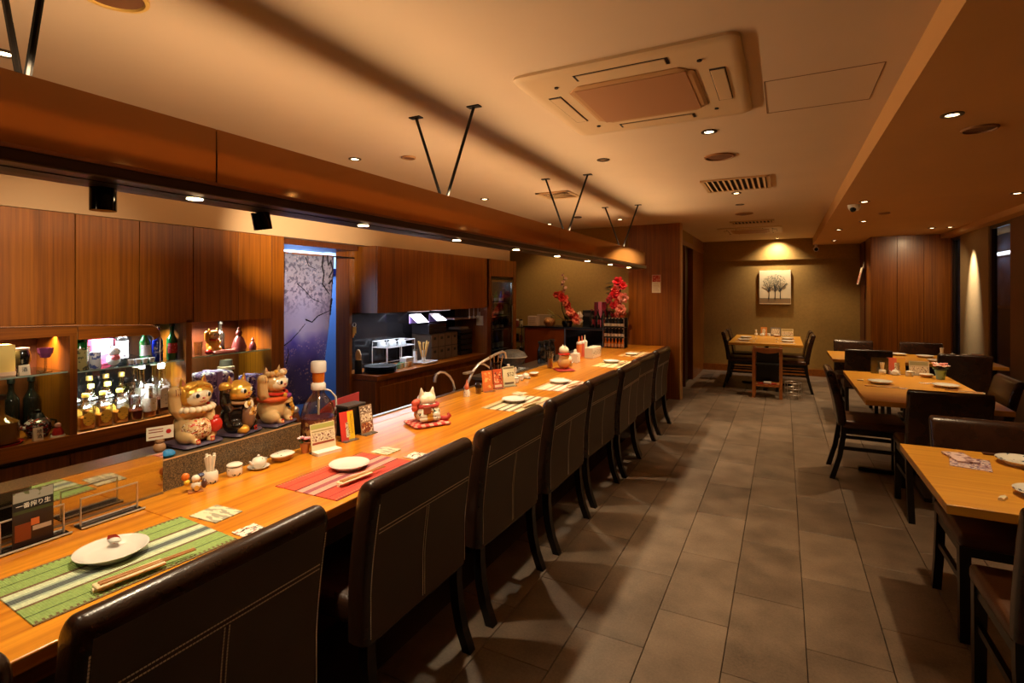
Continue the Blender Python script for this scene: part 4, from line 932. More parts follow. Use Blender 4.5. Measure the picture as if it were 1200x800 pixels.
t = thing('glass_globe', 'round clear glass ice globe among the whisky bottles', 'glass', (-3.56, 1.765, ZB)); obj('bowl', lathe(nb(), [(0, 0), (.03, 0), (.012, .02), (.012, .12), (.04, .15), (.05, .185), (.042, .22), (.04, .22), (.047, .185), (.036, .153), (0, .135)], 28), CG, t, True)
# upper shelf of the lit bay
ZG = 1.048
bottle((-3.50, 1.50, ZG), 'dark green bottle tipped against the divider on the lit shelf', .24, .034, .6, .013, GREENG, None, blotch('olive_label', (150, 140, 90), [(60, 60, 40)], 50), BLACK)
t = thing('leaning_card', 'olive card leaning on the green bottle', 'card', (-3.44, 1.475, ZG)); obj('sheet', B(-.002, .002, -.022, .028, 0, .12, rot=Matrix.Rotation(R(8), 4, 'X')), blotch('olive_label', (150, 140, 90), [(60, 60, 40)], 50), t)
t = thing('blue_can', 'blue and white drinks can on the lit shelf', 'can', (-3.46, 1.555, ZG))
obj('body', lathe(nb(), [(0, 0), (.026, 0), (.028, .004), (.028, .085), (.024, .092), (0, .091)], 24), blotch('can_print', (200, 210, 230), [(70, 90, 170)], 40, .3), t, True); obj('lid', lathe(nb(), [(0, .0915), (.023, .0925), (.025, .094), (.02, .0945), (0, .0935)], 24), STEEL, t, True)
t = thing('brown_tumbler', 'brown glass tumbler behind the blue can', 'glass', (-3.56, 1.545, ZG)); obj('bowl', lathe(nb(), [(0, 0), (.026, 0), (.03, .12), (.028, .12), (.024, .006), (0, .006)], 24), thin('brown_glass', (170, 120, 90), .2), t, True)
t = thing('pink_box', 'pink gift box at the back of the lit shelf', 'box', (-3.63, 1.66, ZG)); obj('carton', B(-.025, .025, -.055, .055, 0, .15, bev=.002), M('pink_carton', (206, 70, 96), .5), t); obj('print', B(.025, .0256, -.04, .04, .06, .12), blotch('pink_print', (214, 90, 110), [(240, 190, 190)], 40), t)
WG = M('white_porcelain', (240, 236, 230), .2, coat=.4)
t = thing('white_cat_figurine', 'small brightly lit white cat figurine in front of the pink box', 'figurine', (-3.50, 1.665, ZG))
b = nb(); ell(b, (0, 0, .035), (.032, .036, .036)); ell(b, (.01, 0, .085), (.03, .034, .03)); fuse(obj('body', b, WG, t, True), .004, 2)
for s in (-1, 1): obj('ear', rod(nb(), (.01, s*.02, .105), (.01, s*.024, .128), .012, .001, 10), WG, t); obj('eye', ell(nb(), (.037, s*.012, .09), .004), INK, t, True)
obj('bib', ell(nb(), (.024, 0, .05), (.02, .024, .02)), M('bib_red', (200, 90, 90), .5), t, True)
for k in range(4):
    t = thing('white_cup', 'little white sake cup, %s in the row before the bottles on the lit shelf' % ORD[k], 'cup', (-3.45, 1.735+.038*k, ZG), 0, 'white sake cups')
    obj('bowl', lathe(nb(), [(0, 0), (.011, 0), (.017, .03), (.015, .03), (.009, .004), (0, .004)], 18), WG, t, True); obj('foot_ring', lathe(nb(), [(.012, -.001), (.0122, .003), (.010, .003)], 18), M('blue_line', (90, 100, 150), .3), t)
bottle((-3.60, 1.755, ZG), 'clear grey label bottle with a dark shoulder on the lit shelf', .245, .036, .6, .013, DARKG, None, PLAB, BLACK, labz=(.12, .55))
bottle((-3.50, 1.838, ZG), 'green sake bottle with a pale label inside the rounded surround', .235, .029, .55, .012, GREENG, None, PLAB, BLACK)
bottle((-3.49, 1.905, ZG), 'cobalt blue sake bottle with white marks on the lit shelf', .23, .029, .55, .012, BLUEG, None, blotch('blue_label', (40, 50, 150), [(220, 220, 240)], 40, .4, .55), M('silver_cap', (220, 216, 210), .2, metal=.8))
bottle((-3.49, 1.992, ZG), 'green sake bottle with a red label right of the rounded surround', .235, .030, .55, .012, GREENG, None, RLAB, BLACK)
# left bay
t = thing('lit_gift_box', 'bright cream and yellow box at the near end of the upper glass shelf', 'box', (-3.52, 1.155, 1.056)); obj('carton', B(-.04, .04, -.06, .06, 0, .155, bev=.002), M('yellow_carton', (236, 206, 120), .5), t); obj('base_trim', B(-.042, .042, -.062, .062, 0, .02), M('carton_trim', (226, 196, 170), .5), t)
t = thing('price_tent', 'small white price card on the upper glass shelf', 'price card', (-3.44, 1.235, 1.056)); obj('card', prism(nb(), [(-.012, 0), (.012, 0), (.001, .052), (-.001, .052)], 'y', -.022, .022), PAPER, t); text('酒', .024, INK, t, (.0075, 0, .028), (R(90-12), 0, R(90)))
t = thing('price_tent', 'small white price card with black characters on the lower shelf board', 'price card', (-3.44, 1.29, ZB)); obj('card', prism(nb(), [(-.012, 0), (.012, 0), (.001, .066), (-.001, .066)], 'y', -.02, .02), PAPER, t); text('地', .024, INK, t, (.0085, .004, .045), (R(90-10), 0, R(90))); text('酒', .022, INK, t, (.011, .004, .02), (R(90-10), 0, R(90)))
t = thing('ribbed_vase', 'dark ribbed glass vase with a lid behind the price card', 'vase', (-3.55, 1.265, 1.056)); obj('body', lathe(nb(), [(0, 0), (.03, 0), (.02, .02), (.036, .06), (.038, .09), (.03, .12), (0, .12)], 20), DARKG, t, True); obj('lid', lathe(nb(), [(0, .12), (.03, .12), (.032, .13), (0, .135)], 20), M('lid_grey', (110, 96, 90), .3), t, True)
t = thing('cut_glass_goblet', 'purple cut glass goblet on the upper glass shelf', 'goblet', (-3.50, 1.345, 1.056)); PG = M('purple_cut_glass', (120, 60, 100), .08, trans=.2)
obj('bowl', lathe(nb(), [(0, .07), (.02, .075), (.032, .1), (.035, .125), (.032, .125), (.028, .1), (.016, .082), (0, .08)], 12), PG, t); obj('stem', rod(nb(), (0, 0, .008), (0, 0, .072), .006, n=10), CG, t); obj('foot', lathe(nb(), [(0, 0), (.03, 0), (.028, .004), (.006, .01), (0, .01)], 20), CG, t, True)
t = thing('ash_tray', 'small glass dish beside the purple goblet', 'dish', (-3.46, 1.31, 1.056)); obj('bowl', lathe(nb(), [(0, 0), (.015, 0), (.02, .015), (.018, .015), (.012, .004), (0, .004)], 16), CG, t, True)
t = bottle((-3.50, 1.16, ZB+.012), 'big bulbous amber bottle on a red tray at the shelf end', .24, .075, .42, .02, M('bulb_glass', (150, 104, 40), .06, trans=.4, coat=.5), None, None, M('dark_stopper', (60, 40, 30), .4)); 
t = thing('red_tray', 'red lacquer tray under the bulbous amber bottle', 'tray', (-3.50, 1.16, ZB)); obj('dish', lathe(nb(), [(0, 0), (.085, 0), (.092, .010), (.088, .010), (.082, .004), (0, .004)], 28), M('red_lacquer', (150, 30, 20), .2), t, True)
t = thing('bear_teapot', 'silver and dark patterned teapot on the lower shelf board', 'teapot', (-3.53, 1.325, ZB)); PT = blotch('silver_pattern', (60, 44, 40), [(190, 180, 180), (150, 50, 40)], 50, .15)
obj('body', lathe(nb(), [(0, 0), (.04, 0), (.058, .04), (.056, .075), (.03, .1), (0, .102)], 24), PT, t, True); obj('lid', lathe(nb(), [(0, .1), (.03, .1), (.018, .125), (.012, .128), (.014, .14), (0, .146)], 20), BLACK, t, True); obj('spout', tube(nb(), [(0, -.05, .05), (0, -.075, .065), (0, -.085, .09)], [.014, .01, .008], 8), PT, t, True); obj('handle', tube(nb(), [(0, .05, .08), (0, .078, .07), (0, .075, .035), (0, .054, .03)], .006, 8), BLACK, t, True)
t = thing('red_figurine', 'tiny red and white doll in front of the patterned teapot', 'figurine', (-3.44, 1.375, ZB)); obj('body', lathe(nb(), [(0, 0), (.022, 0), (.026, .02), (.016, .045), (0, .046)], 18), M('doll_red', (170, 36, 34), .4), t, True); obj('head', ell(nb(), (0, 0, .058), .015), M('doll_pink', (214, 160, 150), .4), t, True); obj('skirt_base', lathe(nb(), [(0, 0), (.032, 0), (.03, .008), (0, .008)], 18), CERAM, t, True)
for k, y in enumerate((1.285, 1.372)): bottle((-3.735, y, ZB), ('dark wine bottle deep in the left bay', 'dark slim bottle behind the patterned teapot')[k], .30, .036, .6, .013, DARKG, None, None, BLACK)
# right bay
t = cat('gold_cat_figurine', 'golden cat figurine on the right hand glass shelf', (-3.52, 2.285, 1.062), 0, .62, GOLD, GOLD, IVORY, None, [], base=False)
t = thing('glass_tumbler', 'tall clear tumbler at the divider end of the right glass shelf', 'glass', (-3.47, 2.15, 1.056)); obj('bowl', lathe(nb(), [(0, 0), (.022, 0), (.027, .09), (.025, .09), (.02, .006), (0, .006)], 24), CG, t, True); obj('thick_base', lathe(nb(), [(0, .006), (.0195, .006), (.0205, .014), (0, .014)], 20), GLASS, t, True)
t = thing('red_trinket', 'shiny red trinket ball beside the clear tumbler', 'ornament', (-3.455, 2.215, 1.056)); obj('ball', ell(nb(), (0, 0, .017), (.02, .024, .017)), M('trinket_red', (190, 24, 24), .2), t, True); obj('tassel', tube(nb(), [(0, .022, .012), (.006, .05, .008), (.01, .06, .006)], .004, 6), M('trinket_red', (190, 24, 24), .2), t)
t = thing('pink_cloth', 'pink folded cloth before the golden cat figurine', 'cloth', (-3.45, 2.32, 1.056)); obj('fold', loft(nb(), [rrect(.022, .075, .01, 0), rrect(.026, .08, .012, .01), rrect(.018, .07, .01, .022)]), M('pink_satin', (226, 130, 130), .3), t, True); obj('end_roll', rod(nb(), (.0, .07, .02), (0, .085, .014), .014), M('pink_satin', (226, 130, 130), .3), t, True)
for k, (y, h, w) in enumerate(((2.475, .17, 'tall'), (2.585, .09, 'short'))):
    t = thing('purple_figurine', '%s purple glazed figurine on the right hand glass shelf' % w, 'figurine', (-3.51, y, 1.056)); q = M('plum_glaze', (120, 60, 66), .15, coat=.5)
    obj('body', lathe(nb(), [(0, 0), (h*.26, 0), (h*.3, h*.16), (h*.2, h*.5), (h*.1, h*.62), (0, h*.63)], 20), q, t, True); obj('head', ell(nb(), (0, 0, h*.74), h*.13), q, t, True); obj('topknot', ell(nb(), (0, 0, h*.92), h*.07), q, t, True)
bottle((-3.66, 2.43, 1.056), 'slim dark bottle behind the purple figurines', .21, .03, .55, .012, DARKG, None, None, BLACK)
t = thing('basket_of_trinkets', 'dark openwork frame at the divider end of the right bay', 'ornament', (-3.66, 2.15, 1.056)); 
for k in range(4): obj('wire_loop', tube(nb(), [(0, .05*math.cos(a), .1+.02*k+.05*math.sin(a)) for a in [2*PI*j/16 for j in range(17)]], .004, 6), M('sparkle_metal', (200, 190, 180), .2, metal=.9), t, True)
obj('stand', B(-.03, .03, -.05, .05, 0, .05, bev=.003), BLACK, t)
t = thing('wrapped_parcel', 'lilac patterned wrapped parcel behind the lucky cats', 'parcel', (-3.52, 2.28, ZB)); obj('wrap', B(-.08, .08, -.12, .12, 0, .22, bev=.03, seg=3), blotch('lilac_pattern', (150, 122, 186), [(226, 214, 240), (90, 66, 130)], 30, .25, .52), t, True); obj('band', B(-.083, .083, -.02, .02, -.0, .223, bev=.003), M('lilac_band', (150, 120, 190), .4), t)
t = thing('wrapped_parcel', 'blue and violet glossy parcel by the end post of the right bay', 'parcel', (-3.50, 2.57, ZB)); obj('wrap', B(-.06, .06, -.075, .075, 0, .16, bev=.02, seg=3), blotch('violet_pattern', (96, 80, 160), [(214, 200, 230), (60, 44, 100)], 34, .2, .52), t, True); obj('band', B(-.062, .062, -.012, .012, 0, .162), M('lilac_band', (150, 120, 190), .4), t)
t = thing('black_lidded_jar', 'black jar with a pale band and flat lid behind the black lucky cat', 'jar', (-3.65, 2.47, ZB)); obj('body', lathe(nb(), [(0, 0), (.05, 0), (.055, .02), (.055, .2), (0, .2)], 28), DARKG, t, True); obj('band', lathe(nb(), [(.0555, .2), (.0565, .2), (.0565, .222), (.05, .224), (0, .224)], 28), M('jar_band', (190, 160, 140), .4), t, True); obj('lid', lathe(nb(), [(0, .224), (.046, .224), (.042, .27), (0, .272)], 28), M('jar_lid', (90, 80, 76), .3), t, True)

# ================================================================== DOORWAY with a printed half curtain
ds = struct('trim_7', B(-3.95, -3.5, 2.775, 3.66, 1.86, 1.904), WOODD)
nv = thing('doorway_curtain', 'grey violet cloth curtain printed with cherry branches hanging in the doorway', 'curtain', (-3.55, 3.12, 1.80))
def curtain_mat():
    m = bpy.data.materials.new('cherry_print_cloth'); t, b = nt(m); L = t.links
    tc = t.nodes.new('ShaderNodeTexCoord'); sp_ = t.nodes.new('ShaderNodeSeparateXYZ'); L.new(tc.outputs['Object'], sp_.inputs[0])
    mr = t.nodes.new('ShaderNodeMapRange'); mr.inputs['From Min'].default_value = -1.0; mr.inputs['From Max'].default_value = 0; L.new(sp_.outputs['Z'], mr.inputs['Value'])
    base = ramp(t, [(0, C(86, 86, 160)), (.20, C(116, 114, 180)), (.36, C(196, 186, 192)), (.7, C(184, 174, 184)), (1, C(146, 148, 172))]); 
    n0 = t.nodes.new('ShaderNodeTexNoise'); n0.inputs['Scale'].default_value = 5; L.new(tc.outputs['Object'], n0.inputs['Vector'])
    ma = t.nodes.new('ShaderNodeMath'); ma.operation = 'MULTIPLY_ADD'; ma.inputs[1].default_value = .35; ma.inputs[2].default_value = -.17; L.new(n0.outputs['Fac'], ma.inputs[0])
    mb = t.nodes.new('ShaderNodeMath'); mb.operation = 'ADD'; L.new(mr.outputs[0], mb.inputs[0]); L.new(ma.outputs[0], mb.inputs[1]); L.new(mb.outputs[0], base.inputs[0])
    v = t.nodes.new('ShaderNodeTexVoronoi'); v.inputs['Scale'].default_value = 46; L.new(tc.outputs['Object'], v.inputs['Vector'])
    n = t.nodes.new('ShaderNodeTexNoise'); n.inputs['Scale'].default_value = 5.5; n.inputs['Detail'].default_value = 2; L.new(tc.outputs['Object'], n.inputs['Vector'])
    r1 = ramp(t, [(.30, (1, 1, 1, 1)), (.36, (0, 0, 0, 1))]); L.new(v.outputs['Distance'], r1.inputs[0])
    r2 = ramp(t, [(.46, (0, 0, 0, 1)), (.58, (.7, .7, .7, 1))]); L.new(n.outputs['Fac'], r2.inputs[0])
    mm = t.nodes.new('ShaderNodeMath'); mm.operation = 'MULTIPLY'; L.new(r1.outputs[0], mm.inputs[0]); L.new(r2.outputs[0], mm.inputs[1])
    mx = t.nodes.new('ShaderNodeMix'); mx.data_type = 'RGBA'; L.new(mm.outputs[0], mx.inputs[0]); L.new(base.outputs[0], mx.inputs[6]); mx.inputs[7].default_value = C(214, 194, 200)
    n3 = t.nodes.new('ShaderNodeTexNoise'); n3.inputs['Scale'].default_value = 34; n3.inputs['Detail'].default_value = 4; L.new(tc.outputs['Object'], n3.inputs['Vector'])
    r3 = ramp(t, [(.50, (0, 0, 0, 1)), (.58, (.75, .75, .75, 1))]); L.new(n3.outputs['Fac'], r3.inputs[0])
    r4 = ramp(t, [(.45, (0, 0, 0, 1)), (.7, (1, 1, 1, 1))]); L.new(mb.outputs[0], r4.inputs[0])
    m4 = t.nodes.new('ShaderNodeMath'); m4.operation = 'MULTIPLY'; L.new(r3.outputs[0], m4.inputs[0]); L.new(r4.outputs[0], m4.inputs[1])
    m5 = t.nodes.new('ShaderNodeMix'); m5.data_type = 'RGBA'; L.new(m4.outputs[0], m5.inputs[0]); L.new(mx.outputs[2], m5.inputs[6]); m5.inputs[7].default_value = C(84, 80, 104); mx = m5
    tl = t.nodes.new('ShaderNodeBsdfTranslucent'); L.new(mx.outputs[2], tl.inputs['Color']); ms = t.nodes.new('ShaderNodeMixShader'); ms.inputs[0].default_value = .4
    L.new(b.outputs[0], ms.inputs[1]); L.new(tl.outputs[0], ms.inputs[2]); L.new(ms.outputs[0], t.nodes['Material Output'].inputs['Surface'])
    L.new(mx.outputs[2], b.inputs['Base Color']); b.inputs['Roughness'].default_value = .8; return m
b = nb(); nz, ny = 24, 22
def fold(u, v): return .014*math.sin(u*9+v*1.5)*(.3+v)
def cloth(u, v): return (fold(u, v), -.27+u*(.565-.15*v**1.5), -1.25*v)
g = [[b.verts.new(cloth(j/ny, i/nz)) for j in range(ny+1)] for i in range(nz+1)]
for i in range(nz):
    for j in range(ny): b.faces.new([g[i][j], g[i][j+1], g[i+1][j+1], g[i+1][j]])
cl = obj('cloth', b, curtain_mat(), nv, True); sm = cl.modifiers.new('thick', 'SOLIDIFY'); sm.thickness = .002
obj('hem_band', B(-.006, .006, -.27, .275, -.012, .004), M('hem_brown', (126, 84, 66), .8), nv)
obj('rod', rod(nb(), (0, -.348, -.004), (0, .545, -.004), .006), BLACK, nv)
# printed branches: flat print on the cloth
BRN = M('branch_print', (30, 24, 34), .8)
def on(u, v): x, y, z = cloth(u, v); return (x+.003, y, z)
for path, w in (([(.78, 0), (.76, .08), (.8, .13), (.78, .2), (.86, .24), (.93, .27)], .006), ([(.93, .04), (.98, .1), (.90, .16)], .006), ([(1.0, .3), (.99, .36), (1.0, .42)], .007), ([(.5, .44), (.62, .46), (.72, .42), (.86, .4), (.99, .385)], .004), ([(.05, .6), (.2, .57), (.38, .52), (.5, .47)], .003), ([(.86, .0), (.88, .07), (.94, .03)], .005), ([(.45, .02), (.52, .08), (.66, .1)], .003), ([(.3, .2), (.45, .24), (.6, .3), (.76, .33)], .003), ([(.9, .2), (.97, .17), (1.0, .2)], .006), ([(.1, .72), (.16, .66), (.14, .62)], .003)):
    P_ = []
    for (a, b_), (c_, d_) in zip(path, path[1:]):
        for k in range(6): P_.append(on(a+(c_-a)*k/6, b_+(d_-b_)*k/6))
    P_.append(on(*path[-1])); o = obj('branch_print', tube(nb(), P_, [1.7*w*(.5+.5*abs(math.sin(k*1.3)))*(1-.5*k/len(P_)) for k in range(len(P_))], 6), BRN, nv)
bf = thing('blue_shop_fridge', 'blue lit drinks cabinet in the dark room behind the doorway curtain', 'cabinet', (-4.5, 4.1, 0))
obj('body', B(-.34, .2, -.7, .9, 0, 1.9, bev=.01), M('cool_blue_cabinet', (120, 160, 220), .4), bf); obj('header', B(.2, .22, -.7, .9, 1.72, 1.9), M('cabinet_white', (200, 216, 236), .4), bf); obj('header_bar', B(.22, .23, -.7, .9, 1.66, 1.73), M('cabinet_navy', (20, 26, 70), .4), bf)
for z in (.5, .9, 1.05, 1.12, 1.2): obj('notice_line', B(.2, .203, -.55, -.3, z, z+.02), M('cabinet_pale', (150, 180, 230), .4), bf)
bl = lamp('AREA', (-3.93, 3.05, 1.35), 7, (.62, .72, 1), (-3.55, 3.05, 1.35), .5, name='back_room_light'); bl.data.spread = R(90)  # added behind the cloth to brighten the curtain from the back
lamp('AREA', (-4.05, 3.7, 1.9), 22, (.42, .62, 1), (-4.5, 4.1, 1.2), .5, name='back_room_light')
struct('wall_left.007', B(-4.9, -3.80, 5.2, 5.3, 0, ZC), WOODD)

# ================================================================== KITCHEN CABINETS (right group)
kc = thing('kitchen_cabinet', 'teak kitchen cabinet run with a lit worktop niche behind the bar', 'cabinet', (-3.3, 4.7, 0))
def KB(*a, **k): return box(nb(), a[0]+3.3, a[1]+3.3, a[2]-4.7, a[3]-4.7, a[4], a[5], **k)
obj('worktop', KB(-3.78, -3.3, 3.70, 5.70, .66, .71, bev=.003), WOODH, kc)
obj('base_carcass', KB(-3.78, -3.32, 3.70, 5.70, 0, .655), WOODP, kc)
for y0, y1 in ((3.745, 4.42), (4.425, 5.07), (5.075, 5.68)): obj('base_door', KB(-3.32, -3.302, y0, y1, .02, .60, bev=.002), WOODP, kc)
obj('side_post', KB(-3.78, -3.61, 3.665, 3.70, 0, 1.903), WOODP, kc)
obj('wall_unit', KB(-3.78, -3.32, 3.70, 5.75, 1.285, 1.903), WOODP, kc)
for y0, y1 in ((3.702, 4.298), (4.302, 4.894), (4.898, 5.748)): obj('wall_door', KB(-3.32, -3.3, y0, y1, 1.285, 1.902, bev=.002), WOODP, kc)
obj('end_post', KB(-3.94, -3.3, 5.70, 5.80, 0, 1.903, bev=.002), WOODP, kc)
struct('trim_8', B(-3.94, -3.3, 6.425, 6.51, 0, 1.903, bev=.002), WOODP)
tk = thing('overhead_cabinet', 'small teak cabinet above the glass door fridge', 'cabinet', (-3.3, 6.11, 1.68)); obj('carcass', B(-.64, -.02, -.308, .31, 0, .223), WOODP, tk); obj('door', B(-.02, 0, -.306, .308, .002, .221, bev=.002), WOODP, tk)
obj('niche_back', KB(-3.80, -3.781, 3.70, 5.70, .71, 1.285), M('black_glass_back', (26, 24, 26), .12), kc)
for y in (4.55, 4.95):
    q = obj('niche_lamp', KB(-3.62, -3.42, y-.11, y+.11, 1.27, 1.276), GLOW('niche_tube', (255, 236, 240), .6), kc)
    obj('lamp_case', KB(-3.63, -3.41, y-.12, y+.12, 1.276, 1.285), M('plum_case', (96, 50, 70), .4), q)
lamp('AREA', (-3.55, 4.3, 1.26), 9, COOL, (-3.55, 4.3, .7), .12, sy=.9, name='niche_light')
# things in the niche
ZK = .711
t = thing('tea_whisk_brush', 'black handled brush with pale bristles standing at the niche corner', 'brush', (-3.56, 3.60+.13, ZK)); obj('handle', lathe(nb(), [(0, 0), (.035, 0), (.035, .12), (.03, .13), (0, .13)], 20), BLACK, t, True); obj('bristles', ell(nb(), (0, 0, .16), (.028, .028, .07)), M('bristle_cream', (200, 170, 130), .8), t, True)
t = thing('hanging_keys', 'bright brass keys hanging by the niche side', 'keys', (-3.60, 3.72, 1.08)); obj('ring', tube(nb(), [(0, .02*math.cos(a), .09+.02*math.sin(a)) for a in [2*PI*k/14 for k in range(15)]], .003, 6), CHROME, t); 
for k in range(3): obj('key', B(-.004, .004, -.022+.016*k, -.010+.016*k, -.03+.02*k, .07), GCAP, t)
t = thing('black_round_tray', 'stack of round black serving trays on the niche worktop', 'tray', (-3.44, 3.90, ZK)); 
for k in range(3): obj('tray', lathe(nb(), [(0, .022*k), (.13, .022*k), (.155, .02+.022*k), (.15, .021+.022*k), (.128, .006+.022*k), (0, .006+.022*k)], 36), BLACK, t, True)
rk = thing('wire_glass_rack', 'white two tier wire rack of upturned glass bowls in the lit niche', 'rack', (-3.66, 4.36, ZK)); RW = M('white_wire', (226, 226, 230), .3)
for z in (.02, .2, .26): obj('rail', tube(nb(), [(-.1, -.22, z), (.1, -.22, z), (.1, .22, z), (-.1, .22, z), (-.1, -.22, z)], .004, 6), RW, rk)
for x in (-.1, .1):
    for y in (-.22, .0, .22): obj('post', rod(nb(), (x, y, 0), (x, y, .26), .004, n=6), RW, rk)
for k in range(9): obj('shelf_wire', rod(nb(), (-.1, -.2+.05*k, .2), (.1, -.2+.05*k, .2), .003, n=5), RW, rk)
for k, (x, y) in enumerate(((-.04, -.15), (.03, -.07), (-.04, .02), (.04, .08), (-.03, .16))):
    t = thing('glass_bowl', 'upturned glass bowl on the wire rack, %s from its near end' % ('first', 'second', 'third', 'fourth', 'fifth')[k], 'bowl', (-3.66+x, 4.36+y, ZK+.2045), 0, 'glass bowls on the wire rack')
    obj('bowl', lathe(nb(), [(.045, 0), (.042, .04), (.028, .058), (0, .06), (0, .056), (.026, .054), (.039, .038), (.042, 0)], 20), M('bright_glass', (226, 232, 236), .08, trans=.2), t, True)
for k in range(10):
    x, y = -3.42-.06*(k % 2), 4.09+.026*k+.02*(k//5)
    c = [(70, 150, 130), (226, 216, 196), (150, 200, 190), (200, 150, 100), (216, 206, 170)][k % 5]
    t = thing('small_cup', 'small %s cup in the niche cluster, %s from the black trays' % (('green', 'cream', 'pale green', 'tan', 'ivory')[k % 5], ORD[k]), 'cup', (x, y, ZK), 0, 'small cups in the niche')
    obj('bowl', lathe(nb(), [(0, 0), (.016, 0), (.021, .05), (.019, .05), (.014, .004), (0, .004)], 16), M('cup_%d_%d_%d' % c, c, .25), t, True)
t = thing('white_box', 'white lidded plastic box under the wire rack', 'box', (-3.49, 4.36, ZK)); obj('tub', loft(nb(), [rrect(.04, .06, .012, 0), rrect(.045, .066, .012, .08)]), M('frosted_plastic', (210, 210, 220), .3), t, True); obj('lid', loft(nb(), [rrect(.047, .068, .012, .08), rrect(.047, .068, .012, .09)]), RW, t)
t = thing('white_tray', 'white tray at the worktop edge under the straw holder', 'tray', (-3.44, 4.60, ZK)); obj('dish', loft(nb(), [rrect(.085, .11, .015, 0), rrect(.1, .13, .02, .022), rrect(.095, .125, .02, .022), rrect(.08, .105, .015, .006)]), RW, t, True)
t = thing('utensil_holder', 'white cylinder holding bamboo muddlers in the niche', 'holder', (-3.47, 4.62, ZK+.007)); obj('cylinder', lathe(nb(), [(0, 0), (.02, 0), (.022, .13), (.018, .13), (.016, .01), (0, .01)], 20), RW, t, True)
for k in range(8):
    a = k*2*PI/8; obj('muddler', rod(nb(), (.008*math.cos(a), .008*math.sin(a), .015), (.05*math.cos(a), .06*math.sin(a), .21+.01*(k % 3)), .004, .009, 7), M('bamboo', (206, 160, 90), .5), t)
t = thing('white_canister', 'slim white canister beside the muddler holder', 'canister', (-3.49, 4.50, ZK+.001)); obj('body', lathe(nb(), [(0, 0), (.022, 0), (.022, .14), (0, .14)], 20), RW, t, True); obj('lid', lathe(nb(), [(0, .14), (.024, .14), (.024, .155), (0, .156)], 20), STEEL, t, True)
od = thing('drawer_organiser', 'dark brown organiser of small drawers on the niche worktop', 'drawers', (-3.60, 5.02, ZK)); DB = M('organiser_brown', (64, 48, 38), .5); DF = M('organiser_front', (104, 86, 70), .45)
obj('carcass', B(-.13, .128, -.27, .27, 0, .30, bev=.003), DB, od)
for r_ in range(2):
    for c_ in range(4):
        y0 = -.265+.1335*c_; f = obj('drawer', B(.128, .136, y0+.004, y0+.127, .005+.148*r_, .143+.148*r_, bev=.003, seg=1), DF, od); obj('pull', B(.136, .142, y0+.045, y0+.085, .085+.148*r_, .115+.148*r_, bev=.002, seg=1), BLACK, f)
t = thing('black_machine', 'black boxy receipt machine on top of the drawer organiser', 'machine', (-3.60, 4.93, ZK+.3005)); obj('body', B(-.12, .12, -.20, .14, 0, .11, bev=.006), M('machine_black', (36, 32, 36), .25), t); obj('lid_line', B(.12, .122, -.19, .13, .065, .07), M('machine_grey', (90, 86, 90), .3), t); obj('top_lid', B(-.115, .115, -.195, .135, .11, .118, bev=.003), BLKG, t)
for k, y in enumerate((4.66, 5.02)):  # white sheets with lilac fringe stand in for overexposed lamp reflections
    t = thing('glare_sheet', 'white sheet standing in for lamp glare on the black machine, %s one' % ('nearer', 'farther')[k], 'sheet', (-3.56, y, ZK+.475), 0, 'white glare sheets in the niche')
    obj('sheet', B(-.07, .07, -.10, .10, 0, .006, rot=Matrix.Rotation(R(38), 4, 'Y')), M('glare_white', (245, 240, 246), .3), t); obj('glare_fringe', B(-.06, -.05, -.10, .10, -.05, .04), M('lilac_band', (150, 120, 190), .4), t)
    lamp('SPOT', (-3.56, y, 1.27), 14, COOL, None, .03, 120, .5, name='niche_light')
sk = thing('stacked_trays', 'black stacked filing trays at the far end of the niche', 'trays', (-3.60, 5.50, ZK))
for k in range(5): obj('tray', B(-.12, .12, -.12, .14, .065*k, .065*k+.05, bev=.004, seg=1), M('tray_black', (28, 26, 28), .35), sk)
obj('top_paper', B(-.08, .09, -.09, .10, .311, .335), M('paper_grey', (150, 140, 130), .7), sk); 
t = thing('paper_clip_notes', 'white paper notes pinned on the post beside the fridge', 'paper', (-3.40, 5.694, 1.06)); obj('sheet', B(-.05, .05, -.004, .0, 0, .12), PAPER, t); obj('hook', B(-.004, .004, -.008, 0, .12, .17), WCAP, t)
for k in range(3):
    t = thing('hanging_ladle', 'small pale ladle hanging under the cabinet, %s from the post' % ('third', 'second', 'first')[k], 'utensil', (-3.36, 5.38+.1*k, 1.16), 0, 'hanging ladles'); obj('handle', rod(nb(), (0, 0, .03), (0, 0, .125), .004, n=8), WCAP, t); obj('scoop', ell(nb(), (0, 0, .015), (.012, .014, .02)), WCAP, t, True)
t = thing('shelf_board', 'pale narrow shelf board under the niche cabinet', 'shelf', (-3.6, 5.42, 1.155)); obj('board', B(-.14, .16, -.25, .26, 0, .016, bev=.003), M('grey_lilac_board', (150, 130, 140), .4), t); obj('edge', B(.16, .163, -.25, .26, -.004, .016), STEEL, t)
